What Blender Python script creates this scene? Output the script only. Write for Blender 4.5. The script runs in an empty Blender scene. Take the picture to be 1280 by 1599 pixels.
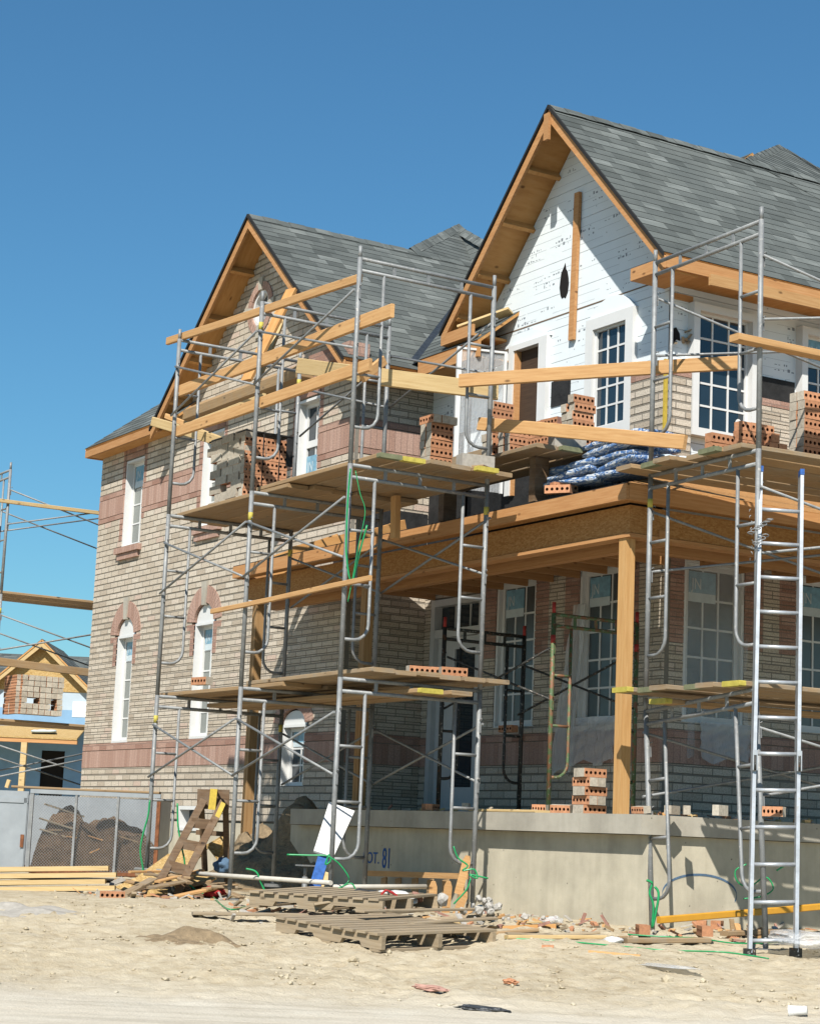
import bpy, math, random
from mathutils import Vector, Matrix, noise, Euler
random.seed(7)
C=bpy.context.scene.collection
R=math.radians
SUN_E=5.0; SKY=(.066,100,1.3,0.,10.); EXPO=0.62; ALB=.73
# ------------------------------------------------------------------ camera (solved from the photograph)
FPX=3087.3; CAM=Vector((19.648,-8.842,0.517)); YAW,PITCH,ROLL=-1.02512,0.16596,0.04203
def cam_axes():
    cy,sy,cp,sp=math.cos(YAW),math.sin(YAW),math.cos(PITCH),math.sin(PITCH)
    f=Vector((sy*cp,cy*cp,sp)); r=Vector((cy,-sy,0)); u=r.cross(f)
    return r*math.cos(ROLL)+u*math.sin(ROLL), u*math.cos(ROLL)-r*math.sin(ROLL), f
CR,CU,CF=cam_axes()
FH=Vector((CF.x,CF.y,0)).normalized(); RH=Vector((FH.y,-FH.x,0))
def ray(a,b): return (CF*FPX+CR*(a-640)-CU*(b-799.5)).normalized()
def un(a,b,ax,val):            # the point of a measured sight line on the plane  coordinate[ax]=val
    d=ray(a,b); return CAM+d*((val-CAM[ax])/d[ax])
def us(a,b,s):                 # ... at horizontal distance s
    d=ray(a,b); return CAM+d*(s/d.dot(FH))
GS=[(-50,-.5),(11.3,-.48),(12.3,-.46),(12.8,-.42),(14,-.32),(15.5,-.2),(17,-.1),(9999,-.1)]
def gs(s):
    for (a,za),(b,zb) in zip(GS,GS[1:]):
        if s<=b: return za+(zb-za)*(max(s,a)-a)/(b-a)
    return -.1
def gz(x,y): return gs((Vector((x,y,0))-CAM).dot(FH))
def ug(a,b):
    d=ray(a,b); lo,hi=5,90
    for i in range(50):
        m=(lo+hi)/2; X=CAM+d*(m/d.dot(FH))
        if X.z>gs(m): lo=m
        else: hi=m
    return X
# ------------------------------------------------------------------ node materials
def nmat(name,rough=.8,metal=0.,spec=.3):
    m=bpy.data.materials.new(name); m.use_nodes=True
    nt=m.node_tree; b=nt.nodes['Principled BSDF']
    b.inputs['Roughness'].default_value=rough; b.inputs['Metallic'].default_value=metal
    b.inputs['Specular IOR Level'].default_value=spec
    return m,nt,b
def N(nt,t,**k):
    n=nt.nodes.new(t)
    for a,v in k.items():
        if a.startswith('i_'): n.inputs[a[2:].replace('_',' ')].default_value=v
        else: setattr(n,a,v)
    return n
def L(nt,a,b): nt.links.new(a,b)
def ramp(nt,fac,stops,interp='LINEAR'):
    r=nt.nodes.new('ShaderNodeValToRGB'); r.color_ramp.interpolation=interp
    e=r.color_ramp.elements
    e[0].position,e[0].color=stops[0][0],(*stops[0][1],1)
    e[1].position,e[1].color=stops[-1][0],(*stops[-1][1],1)
    for p,c in stops[1:-1]:
        x=e.new(p); x.color=(*c,1)
    L(nt,fac,r.inputs['Fac']); return r
def coord(nt,kind='UV',scale=(1,1,1),obj_offset=False):
    t=N(nt,'ShaderNodeTexCoord'); mp=N(nt,'ShaderNodeMapping'); mp.inputs['Scale'].default_value=scale
    src=t.outputs[kind]
    if obj_offset:
        oi=N(nt,'ShaderNodeObjectInfo'); v=N(nt,'ShaderNodeVectorMath',operation='SCALE'); cb=N(nt,'ShaderNodeCombineXYZ')
        L(nt,oi.outputs['Random'],cb.inputs[0]); L(nt,oi.outputs['Random'],cb.inputs[1]); L(nt,cb.outputs[0],v.inputs[0]); v.inputs['Scale'].default_value=37.
        ad=N(nt,'ShaderNodeVectorMath',operation='ADD'); L(nt,src,ad.inputs[0]); L(nt,v.outputs[0],ad.inputs[1]); src=ad.outputs[0]
    L(nt,src,mp.inputs['Vector']); return mp.outputs[0]
def noisetex(nt,vec,scale,detail=4,rough=.6):
    n=N(nt,'ShaderNodeTexNoise'); n.inputs['Scale'].default_value=scale; n.inputs['Detail'].default_value=detail; n.inputs['Roughness'].default_value=rough
    L(nt,vec,n.inputs['Vector']); return n.outputs['Fac']
def bump(nt,b,h,strength=.5,dist=.01):
    n=N(nt,'ShaderNodeBump'); n.inputs['Strength'].default_value=strength; n.inputs['Distance'].default_value=dist
    L(nt,h,n.inputs['Height']); L(nt,n.outputs[0],b.inputs['Normal'])
def mix(nt,f,a,b,blend='MIX'):
    m=N(nt,'ShaderNodeMix',data_type='RGBA',blend_type=blend)
    for s,v in ((m.inputs[0],f),(m.inputs[6],a),(m.inputs[7],b)):
        if hasattr(v,'links') or hasattr(v,'is_linked'): L(nt,v,s)
        elif isinstance(v,(int,float)): s.default_value=v
        else: s.default_value=(*v,1)
    return m.outputs[2]
def simple(name,c,rough=.7,metal=0.,spec=.3,var=.15,scale=12,bs=0,bd=.005,kind='Object',stretch=(1,1,1)):
    m,nt,b=nmat(name,rough,metal,spec)
    v=coord(nt,kind,stretch,True); n=noisetex(nt,v,scale,5)
    r=ramp(nt,n,[(.25,tuple(x*(1-var) for x in c)),(.75,tuple(min(1,x*(1+var)) for x in c))])
    L(nt,r.outputs[0],b.inputs['Base Color'])
    if bs: bump(nt,b,n,bs,bd)
    return m
def brickmat(name,cols,bw,rh,mortar,mcol,off=.5,rowbump=True):
    m,nt,b=nmat(name,.93,0,.15)
    v=coord(nt,'UV')
    t=N(nt,'ShaderNodeTexBrick'); t.offset=off
    t.inputs['Color1'].default_value=(0,0,0,1); t.inputs['Color2'].default_value=(1,1,1,1); t.inputs['Mortar'].default_value=(.5,.5,.5,1)
    t.inputs['Scale'].default_value=1; t.inputs['Brick Width'].default_value=bw; t.inputs['Row Height'].default_value=rh
    t.inputs['Mortar Size'].default_value=mortar; t.inputs['Mortar Smooth'].default_value=.2
    L(nt,v,t.inputs['Vector'])
    r=ramp(nt,t.outputs['Color'],cols)
    n=noisetex(nt,v,55,4,.7); n2=noisetex(nt,v,.8,3)
    c=mix(nt,.7,r.outputs[0],ramp(nt,n,[(.3,(.5,.47,.43)),(.7,(1.32,1.3,1.28))]).outputs[0],'MULTIPLY')
    c=mix(nt,.35,c,ramp(nt,n2,[(.3,(.86,.85,.83)),(.7,(1.08,1.08,1.08))]).outputs[0],'MULTIPLY')
    c=mix(nt,t.outputs['Fac'],c,mcol)
    L(nt,c,b.inputs['Base Color'])
    h=N(nt,'ShaderNodeMath',operation='SUBTRACT'); L(nt,n,h.inputs[0]); L(nt,t.outputs['Fac'],h.inputs[1])
    bump(nt,b,h.outputs[0],.8,.006)
    return m
MT={}
MT['brick']=brickmat('grey_brick',[(0,(.53,.455,.365)),(.25,(.63,.55,.445)),(.6,(.68,.605,.50)),(.9,(.73,.655,.55)),(1,(.66,.52,.43))],.267,.089,.0075,(.29,.26,.215))
MT['pink']=brickmat('pink_brick',[(0,(.38,.225,.175)),(.5,(.46,.29,.23)),(1,(.54,.36,.29))],.267,.089,.005,(.33,.23,.19))
MT['soldier']=brickmat('pink_soldier_brick',[(0,(.45,.285,.225)),(.5,(.51,.335,.27)),(1,(.57,.39,.32))],.089,3.,.0045,(.36,.245,.20),0)
MT['mortar']=simple('mortar',(.26,.235,.195),.95,var=.15,scale=30)
def shingles(name='shingles'):
    m,nt,b=nmat(name,.95,0,.1)
    v=coord(nt,'UV'); t=N(nt,'ShaderNodeTexBrick'); t.offset=.37; t.offset_frequency=3; t.squash=1.35; t.squash_frequency=2
    t.inputs['Color1'].default_value=(0,0,0,1); t.inputs['Color2'].default_value=(1,1,1,1); t.inputs['Scale'].default_value=1
    t.inputs['Brick Width'].default_value=.27; t.inputs['Row Height'].default_value=.14; t.inputs['Mortar Size'].default_value=.0018
    L(nt,v,t.inputs['Vector'])
    sx=noisetex(nt,coord(nt,'UV',(1.4,7.14,1)),1.6,3,.5); mv=N(nt,'ShaderNodeMath',operation='MULTIPLY_ADD'); L(nt,sx,mv.inputs[0]); mv.inputs[1].default_value=.55; sv=N(nt,'ShaderNodeMath',operation='MULTIPLY_ADD'); L(nt,t.outputs['Color'],sv.inputs[0]); sv.inputs[1].default_value=.72; sv.inputs[2].default_value=-.135; L(nt,sv.outputs[0],mv.inputs[2])
    r=ramp(nt,mv.outputs[0],[(0,(.08,.09,.086)),(.2,(.10,.112,.107)),(.4,(.128,.142,.136)),(.72,(.150,.166,.158)),(.86,(.20,.218,.208)),(1,(.27,.29,.28))])
    n=noisetex(nt,v,140,3,.8); n2=noisetex(nt,v,1.6,4)
    c=mix(nt,.8,r.outputs[0],ramp(nt,n,[(.3,(.5,.5,.5)),(.7,(1.5,1.5,1.5))]).outputs[0],'MULTIPLY')
    c=mix(nt,.5,c,ramp(nt,n2,[(.3,(.7,.72,.74)),(.7,(1.25,1.22,1.2))]).outputs[0],'MULTIPLY')
    c=mix(nt,t.outputs['Fac'],c,(.06,.066,.066)); L(nt,c,b.inputs['Base Color'])
    bump(nt,b,n,.5,.004); return m
MT['shingle']=shingles()
def wood(name,c1,c2,c3,grain=(1.2,22,22),rough=.75,knots=True,kind='UV',dirt=.0):
    m,nt,b=nmat(name,rough,0,.25)
    v=coord(nt,kind,grain,True); n=noisetex(nt,v,2.2,6,.65)
    r=ramp(nt,n,[(.25,c1),(.5,c2),(.78,c3)]); c=r.outputs[0]
    oi=N(nt,'ShaderNodeObjectInfo'); c=mix(nt,.5,c,ramp(nt,oi.outputs['Random'],[(0,(.72,.70,.66)),(1,(1.18,1.15,1.1))]).outputs[0],'MULTIPLY')
    if knots:
        v2=coord(nt,kind,(3.2,7,7),True); w=N(nt,'ShaderNodeTexVoronoi'); w.inputs['Scale'].default_value=1.; L(nt,v2,w.inputs['Vector'])
        k=ramp(nt,w.outputs['Distance'],[(.05,(1,1,1)),(.13,(0,0,0))]); c=mix(nt,k.outputs[0],c,tuple(x*.42 for x in c1))
    if dirt:
        v3=coord(nt,kind,(1,1,1),True); d=ramp(nt,noisetex(nt,v3,6,6,.7),[(.45,(0,0,0)),(.7,(dirt,)*3)]); c=mix(nt,d.outputs[0],c,(.32,.28,.22))
    L(nt,c,b.inputs['Base Color']); bump(nt,b,n,.35,.004); return m
MT['lumber']=wood('new_lumber',(.48,.255,.10),(.61,.355,.155),(.70,.45,.215))
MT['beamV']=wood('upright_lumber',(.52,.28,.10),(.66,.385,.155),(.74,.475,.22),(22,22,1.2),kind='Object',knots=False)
MT['postV']=wood('shaded_post_lumber',(.30,.17,.07),(.39,.235,.105),(.46,.29,.14),(22,22,1.2),kind='Object',knots=False)  # darker copy of the upright lumber, platform shade put into the colour
MT['lumberY']=wood('pale_lumber',(.50,.34,.155),(.63,.46,.23),(.70,.55,.31))
MT['plank']=wood('scaffold_plank',(.25,.165,.09),(.36,.255,.15),(.45,.34,.21),dirt=.75)
MT['plankO']=wood('scaffold_plank_tan',(.30,.19,.095),(.40,.265,.14),(.48,.34,.19),dirt=.35)
MT['oldwood']=wood('weathered_wood',(.28,.21,.13),(.40,.315,.21),(.50,.41,.29),dirt=.5)
MT['darkwood']=wood('stained_wood',(.10,.06,.035),(.17,.105,.06),(.25,.16,.09),dirt=.3)
MT['soffit']=wood('roof_plywood',(.50,.235,.075),(.62,.325,.115),(.68,.40,.165),(1.5,9,9),kind='UV')
MT['beamwood']=wood('beam_lumber',(.45,.21,.08),(.56,.29,.12),(.66,.385,.185),(1.2,22,22),kind='UV')
def osb(name,a,b_,c_):
    m,nt,b=nmat(name,.85,0,.2); v=coord(nt,'UV',(1,2.6,1)); w=N(nt,'ShaderNodeTexVoronoi'); w.inputs['Scale'].default_value=34; L(nt,v,w.inputs['Vector'])
    s=N(nt,'ShaderNodeSeparateColor'); L(nt,w.outputs['Color'],s.inputs[0]); r=ramp(nt,s.outputs[0],[(0,a),(.5,b_),(1,c_)])
    L(nt,r.outputs[0],b.inputs['Base Color']); bump(nt,b,s.outputs[0],.3,.003); return m
MT['osb']=osb('osb_board',(.36,.165,.05),(.44,.22,.075),(.52,.28,.105))
MT['osbY']=osb('pale_osb_board',(.40,.25,.09),(.54,.36,.14),(.62,.45,.22))
def steel(name,c,rough,metal,rust=None,amt=.5):
    m,nt,b=nmat(name,rough,metal,.4); v=coord(nt,'Object',(1,1,1),True); n=noisetex(nt,v,9,6,.7)
    c0=ramp(nt,n,[(.3,tuple(x*.72 for x in c)),(.7,tuple(x*1.12 for x in c))]).outputs[0]
    sp=ramp(nt,noisetex(nt,v,38,3,.6),[(.60,(0,0,0)),(.70,(1,1,1))]).outputs[0]; c0=mix(nt,sp,c0,(.50,.48,.44))
    if rust:
        k=ramp(nt,noisetex(nt,v,14,5,.7),[(amt,(0,0,0)),(amt+.08,(1,1,1))]).outputs[0]; c0=mix(nt,k,c0,rust)
    L(nt,c0,b.inputs['Base Color']); bump(nt,b,n,.25,.002); return m
MT['galv']=steel('galvanised_steel',(.31,.32,.32),.6,.3)
MT['alu']=steel('aluminium',(.56,.59,.62),.4,.4)
MT['green']=steel('green_painted_steel',(.10,.17,.07),.6,.1,(.24,.11,.055),.48)
MT['darksteel']=steel('dark_steel',(.05,.05,.045),.6,.3,(.16,.08,.04),.58)
MT['yellow']=simple('yellow_paint',(.58,.42,.06),.6,var=.2,scale=30)
MT['redpaint']=simple('red_paint',(.42,.04,.03),.6,var=.2)
MT['yellowend']=simple('yellow_plank_end',(.55,.46,.09),.7,var=.25,scale=20)
MT['greenend']=simple('greenish_plank_end',(.20,.21,.12),.8,var=.25,scale=20)
def concrete(name,c):
    m,nt,b=nmat(name,.92,0,.2); v=coord(nt,'Object'); n=noisetex(nt,v,2.5,6,.6); n2=noisetex(nt,coord(nt,'Object',(9,9,.7)),1.3,5); n3=noisetex(nt,v,60,3)
    r=ramp(nt,n,[(.3,tuple(x*.78 for x in c)),(.7,tuple(x*1.14 for x in c))]).outputs[0]
    r=mix(nt,.5,r,ramp(nt,n2,[(.3,(.86,.85,.83)),(.7,(1.08,1.08,1.08))]).outputs[0],'MULTIPLY')
    w=N(nt,'ShaderNodeTexVoronoi'); w.inputs['Scale'].default_value=7; L(nt,v,w.inputs['Vector'])
    k=ramp(nt,w.outputs['Distance'],[(.035,(1,1,1)),(.07,(0,0,0))]).outputs[0]; r=mix(nt,k,r,tuple(x*.35 for x in c))
    L(nt,r,b.inputs['Base Color']); bump(nt,b,n3,.3,.004); return m
MT['conc']=concrete('poured_concrete',(.60,.545,.42))
MT['concslab']=concrete('slab_concrete',(.50,.465,.39))
MT['block']=simple('concrete_block',(.42,.39,.34),.95,var=.2,scale=25,bs=.4)
MT['white']=simple('white_vinyl',(.80,.80,.78),.35,spec=.45,var=.04,scale=5)
MT['foam']=simple('foam_board',(.86,.92,.94),.7,var=.035,scale=3)
MT['foamshade']=simple('shaded_blue_foam_board',(.24,.42,.62),.7,var=.1,scale=4)  # blue foam deepened in colour for the shade under the distant porch
MT['foamblue']=simple('blue_foam_board',(.50,.60,.68),.7,var=.08,scale=4)
MT['foamink']=simple('foam_print_ink',(.27,.30,.33),.7,var=.1)
MT['black']=simple('black_paper',(.022,.022,.022),.75,var=.5,scale=8,bs=.5,bd=.03)
MT['tar']=simple('roofing_felt',(.018,.018,.018),.85,var=.3,scale=6)
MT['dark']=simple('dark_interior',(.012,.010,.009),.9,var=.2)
MT['door']=simple('door_paint',(.62,.63,.63),.4,var=.05)
MT['browndoor']=wood('dark_plywood',(.05,.03,.02),(.075,.045,.028),(.10,.065,.04),kind='UV')
def glass(name,c,rough=.03):
    m,nt,b=nmat(name,rough,0,.9); v=coord(nt,'Object'); n=noisetex(nt,v,1.3,2); L(nt,ramp(nt,n,[(.3,tuple(x*.8 for x in c)),(.7,tuple(x*1.2 for x in c))]).outputs[0],b.inputs['Base Color'])
    bump(nt,b,n,.06,.02); return m
MT['glass']=glass('window_glass',(.018,.032,.045))
MT['glassL']=glass('pale_window_glass',(.22,.24,.22))  # paler grey glass for most windows of the left wall
MT['glassg']=glass('sheeted_window_glass',(.075,.09,.095),.25)
MT['sticker']=simple('blue_window_film',(.22,.42,.55),.4,var=.3,scale=14)
MT['stickerw']=simple('white_window_film',(.62,.72,.76),.4,var=.1,scale=14)
def plastic():
    m,nt,b=nmat('clear_plastic_sheet',.25,0,.5); b.inputs['Base Color'].default_value=(.75,.76,.76,1); b.inputs['Alpha'].default_value=.42
    v=coord(nt,'Object',(9,9,2)); bump(nt,b,noisetex(nt,v,3,5),.9,.04); return m
MT['plastic']=plastic()
MT['clear']=MT['plastic'].copy(); MT['clear'].name='clear_glass'; MT['clear'].node_tree.nodes['Principled BSDF'].inputs['Alpha'].default_value=.22; MT['clear'].node_tree.nodes['Principled BSDF'].inputs['Roughness'].default_value=.05
def hollow(name,c,sc=1.):
    m,nt,b=nmat(name,.9,0,.2); v=coord(nt,'Object',(1,1,1),True); n=noisetex(nt,v,30,4,.7); oi=N(nt,'ShaderNodeObjectInfo')
    r=ramp(nt,n,[(.3,tuple(x*.75 for x in c)),(.7,tuple(x*1.2 for x in c))]).outputs[0]
    r=mix(nt,.6,r,ramp(nt,oi.outputs['Random'],[(0,(.7,.66,.62)),(1,(1.2,1.2,1.2))]).outputs[0],'MULTIPLY')
    L(nt,r,b.inputs['Base Color']); bump(nt,b,n,.4,.003); return m
MT['clay']=hollow('orange_clay',(.58,.285,.155))
MT['claydark']=hollow('clay_hole',(.09,.032,.018))
MT['claygrey']=hollow('grey_brick_face',(.52,.47,.385))
MT['claypink']=hollow('pink_brick_face',(.40,.22,.17))
MT['pipe']=simple('pale_pipe',(.62,.58,.50),.5,var=.12)
MT['orange']=simple('orange_post_paint',(.72,.36,.04),.45,var=.12,scale=6)
MT['strap']=simple('green_plastic_strap',(.02,.33,.11),.3,spec=.5,var=.25)
MT['bluepaint']=simple('blue_spray_paint',(.035,.12,.38),.8,var=.35,scale=25)
MT['bluegrey']=simple('faded_blue_chalk',(.10,.17,.26),.9,var=.3,scale=25)
MT['greymetal']=simple('grey_sheet_metal',(.36,.39,.41),.5,.2,var=.12,scale=5)
MT['rust']=simple('rusty_steel',(.25,.10,.045),.85,.2,var=.5,scale=18,bs=.3)
MT['whitepl']=simple('white_plastic',(.82,.82,.80),.35,var=.04)
MT['rag']=simple('black_plastic_film',(.04,.045,.05),.35,spec=.6,var=.5,scale=20,bs=.6,bd=.02)
MT['pinkrag']=simple('pink_fibre_scrap',(.50,.29,.23),.95,var=.25,scale=25,bs=.5,bd=.02)
MT['redcloth']=simple('red_cloth',(.40,.03,.03),.9,var=.3)
MT['rubble']=simple('white_rubble',(.50,.47,.42),.95,var=.15,scale=20,bs=.5,bd=.02)
def wrap():
    m,nt,b=nmat('printed_shingle_wrap',.3,0,.5); v=coord(nt,'Object',(1,1,1),True)
    w=N(nt,'ShaderNodeTexNoise'); w.inputs['Scale'].default_value=11; w.inputs['Detail'].default_value=4; w.inputs['Distortion'].default_value=1.5
    mp=N(nt,'ShaderNodeMapping'); mp.inputs['Scale'].default_value=(1,2.6,3.2); L(nt,v,mp.inputs[0]); L(nt,mp.outputs[0],w.inputs['Vector'])
    r=ramp(nt,w.outputs['Fac'],[(0,(.04,.10,.30)),(.42,(.08,.19,.45)),(.50,(.17,.31,.56)),(.545,(.66,.71,.77)),(1,(.78,.80,.82))])
    L(nt,r.outputs[0],b.inputs['Base Color']); bump(nt,b,w.outputs['Fac'],.9,.03); return m
MT['wrap']=wrap()
def dirtmat(name,road=False):
    m,nt,b=nmat(name,.97,0,.1); v=coord(nt,'Object'); n=noisetex(nt,v,.55,6,.6); n2=noisetex(nt,v,7,7,.7); n3=noisetex(nt,v,45,4,.7)
    c=ramp(nt,n2,[(.28,(.38,.30,.19)),(.42,(.55,.465,.325)),(.6,(.64,.56,.41)),(.8,(.68,.61,.47))]).outputs[0]
    c=mix(nt,.6,c,ramp(nt,n,[(.3,(.78,.75,.70)),(.7,(1.15,1.14,1.12))]).outputs[0],'MULTIPLY')
    w=N(nt,'ShaderNodeVectorMath',operation='DOT_PRODUCT'); t=N(nt,'ShaderNodeTexCoord'); L(nt,t.outputs['Object'],w.inputs[0]); w.inputs[1].default_value=FH
    ad=N(nt,'ShaderNodeMath',operation='ADD'); L(nt,w.outputs['Value'],ad.inputs[0]); ad.inputs[1].default_value=-CAM.dot(FH)
    n4=noisetex(nt,coord(nt,'Object',(1,1,1)),.9,4); mm=N(nt,'ShaderNodeMath',operation='MULTIPLY_ADD'); L(nt,n4,mm.inputs[0]); mm.inputs[1].default_value=1.4; L(nt,ad.outputs[0],mm.inputs[2])
    k=N(nt,'ShaderNodeMapRange'); L(nt,mm.outputs[0],k.inputs['Value']); k.inputs['From Min'].default_value=12.6; k.inputs['From Max'].default_value=13.9
    st=noisetex(nt,coord(nt,'Object',(1,1,1)),3.,5)
    rd=mix(nt,.5,ramp(nt,st,[(.3,(.68,.61,.485)),(.7,(.76,.70,.575))]).outputs[0],ramp(nt,n3,[(.3,(.8,.8,.8)),(.7,(1.15,1.15,1.15))]).outputs[0],'MULTIPLY')
    w2=N(nt,'ShaderNodeVectorMath',operation='DOT_PRODUCT'); L(nt,t.outputs['Object'],w2.inputs[0]); w2.inputs[1].default_value=RH
    cb=N(nt,'ShaderNodeCombineXYZ'); m1=N(nt,'ShaderNodeMath',operation='MULTIPLY'); L(nt,w2.outputs['Value'],m1.inputs[0]); m1.inputs[1].default_value=.35; m2=N(nt,'ShaderNodeMath',operation='MULTIPLY'); L(nt,w.outputs['Value'],m2.inputs[0]); m2.inputs[1].default_value=6.
    L(nt,m1.outputs[0],cb.inputs[0]); L(nt,m2.outputs[0],cb.inputs[1]); tr=noisetex(nt,cb.outputs[0],1.,5,.65)
    rd=mix(nt,.9,rd,ramp(nt,tr,[(.36,(.80,.79,.77)),(.5,(1,1,1)),(.66,(1.07,1.06,1.05))]).outputs[0],'MULTIPLY')
    c=mix(nt,k.outputs[0],rd,c)
    pv=ramp(nt,noisetex(nt,v,2.3,5,.65),[(.56,(0,0,0)),(.68,(.75,.75,.75))]).outputs[0]; c=mix(nt,pv,c,mix(nt,k.outputs[0],(.68,.61,.49),(.62,.54,.40)))
    L(nt,c,b.inputs['Base Color'])
    hs=N(nt,'ShaderNodeMath',operation='ADD'); L(nt,n2,hs.inputs[0]); L(nt,n3,hs.inputs[1])
    bump(nt,b,hs.outputs[0],.55,.03); return m
MT['dirt']=dirtmat('dry_dirt')
MT['soil']=simple('heaped_soil',(.27,.20,.12),.97,var=.35,scale=14,bs=.8,bd=.05)
MT['brownsoil']=simple('brown_waste',(.13,.08,.045),.97,var=.5,scale=12,bs=.8,bd=.05)
# ------------------------------------------------------------------ mesh building
class M:
    def __init__(s): s.v=[];s.f=[];s.m=[];s.sm=[];s.uv=[];s.mats=[]
    def mi(s,mat):
        if mat not in s.mats: s.mats.append(mat)
        return s.mats.index(mat)
    def face(s,pts,mat,smooth=False,uv=None):
        i=len(s.v); s.v+= [tuple(p) for p in pts]; s.f.append(list(range(i,i+len(pts)))); s.m.append(s.mi(mat)); s.sm.append(smooth); s.uv.append(uv)
    def hexa(s,p,mat,ends=None):      # p: 8 points  bottom 0-3 (ccw from above), top 4-7
        for k,q in enumerate(((3,2,1,0),(4,5,6,7),(0,1,5,4),(1,2,6,5),(2,3,7,6),(3,0,4,7))):
            s.face([p[j] for j in q],mat if ends is None or k not in (3,5) else ends[0 if k==5 else 1])
    def box(s,x0,x1,y0,y1,z0,z1,mat,ends=None):
        if x0>x1:x0,x1=x1,x0
        if y0>y1:y0,y1=y1,y0
        if z0>z1:z0,z1=z1,z0
        s.hexa([(x0,y0,z0),(x1,y0,z0),(x1,y1,z0),(x0,y1,z0),(x0,y0,z1),(x1,y0,z1),(x1,y1,z1),(x0,y1,z1)],mat,ends)
    def bar(s,p0,p1,w,h,mat,up=(0,0,1)):
        p0=Vector(p0);p1=Vector(p1);d=(p1-p0).normalized(); u=Vector(up)
        if abs(d.dot(u))>.98:u=Vector((0,1,0))
        a=d.cross(u).normalized()*-1; b=a.cross(d).normalized()*-1
        a,b=a*w/2,b*h/2
        if a.cross(b).dot(d)<0: a=-a
        q=[p0-a-b,p0+a-b,p0+a+b,p0-a+b]; r=[p1-a-b,p1+a-b,p1+a+b,p1-a+b]
        for t in ((q[3],q[2],q[1],q[0]),(r[0],r[1],r[2],r[3])): s.face(t,mat)
        for i in range(4):
            j=(i+1)%4; s.face([q[i],q[j],r[j],r[i]],mat)
    def tube(s,path,r,mat,n=8,caps=True):
        path=[Vector(p) for p in path]; rings=[]
        rr=r if isinstance(r,(list,tuple)) else [r]*len(path)
        ref=None
        for i,p in enumerate(path):
            d=(path[min(i+1,len(path)-1)]-path[max(i-1,0)]).normalized()
            if ref is None:
                ref=Vector((0,0,1)) if abs(d.z)<.9 else Vector((1,0,0))
            a=d.cross(ref).normalized(); b=d.cross(a).normalized(); ref=a.cross(d).normalized() if abs(d.dot(ref))>.97 else ref
            rings.append([p+(a*math.cos(2*math.pi*k/n)+b*math.sin(2*math.pi*k/n))*rr[i] for k in range(n)])
        for A,B in zip(rings,rings[1:]):
            for k in range(n):
                j=(k+1)%n; s.face([A[k],A[j],B[j],B[k]],mat,True)
        if caps:
            s.face(rings[0][::-1],mat); s.face(rings[-1],mat)
    def prism(s,poly,ax,a,b,mat,side=None):    # poly: 2-D points in the plane across axis ax, extruded from a to b
        def P(q,t):
            return {0:(t,q[0],q[1]),1:(q[0],t,q[1]),2:(q[0],q[1],t)}[ax]
        A=[P(q,a) for q in poly]; B=[P(q,b) for q in poly]
        s.face(A,mat); s.face(B[::-1],mat); n=len(poly)
        for i in range(n):
            j=(i+1)%n; s.face([A[i],B[i],B[j],A[j]],side or mat)
    def build(s,name,parent=None,recalc=True,merge=False):
        me=bpy.data.meshes.new(name); me.from_pydata([tuple(v) for v in s.v],[],s.f)
        for m in s.mats: me.materials.append(MT[m])
        me.polygons.foreach_set('material_index',s.m); me.polygons.foreach_set('use_smooth',s.sm)
        if recalc or merge:
            import bmesh
            bm=bmesh.new(); bm.from_mesh(me)
            if merge or any(s.sm): bmesh.ops.remove_doubles(bm,verts=bm.verts,dist=1e-5)
            bmesh.ops.recalc_face_normals(bm,faces=bm.faces); bm.to_mesh(me); bm.free()
        uvl=me.uv_layers.new(name='UVMap'); data=uvl.data
        custom=any(u is not None for u in s.uv)
        for p in me.polygons:
            n=p.normal; ax=max(range(3),key=lambda k:abs(n[k]))
            i,j=((1,2),(0,2),(0,1))[ax]
            cu=s.uv[p.index] if custom and p.index<len(s.uv) else None
            for li in p.loop_indices:
                co=me.vertices[me.loops[li].vertex_index].co
                if cu is not None:
                    o,U,V=cu; d=co-o; data[li].uv=(d.dot(U),d.dot(V))
                else: data[li].uv=(co[i],co[j])
        me.update()
        o=bpy.data.objects.new(name,me); C.objects.link(o)
        if parent: o.parent=parent
        return o
def tag(o,label,cat,group=None,kind=None):
    if label:o['label']=label
    if cat:o['category']=cat
    if group:o['group']=group
    if kind:o['kind']=kind
    return o
def thing(name,label,cat,loc=(0,0,0),rz=0,group=None):
    o=bpy.data.objects.new(name,None); C.objects.link(o); o.location=loc; o.rotation_euler=(0,0,rz); o.empty_display_size=.1
    return tag(o,label,cat,group)
def dup(o,parent=None):
    c=o.copy(); C.objects.link(c)
    if parent: c.parent=parent
    for ch in o.children: dup(ch,c)
    return c
def clip(poly,v0,lo,V,keep_above):
    out=[]; n=len(poly)
    for i in range(n):
        a,b=poly[i],poly[(i+1)%n]; da,db=(a-v0).dot(V)-lo,(b-v0).dot(V)-lo
        if not keep_above: da,db=-da,-db
        if da>=0: out.append(a)
        if (da>0)!=(db>0) and abs(da-db)>1e-9: out.append(a+(b-a)*(da/(da-db)))
    return out
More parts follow.
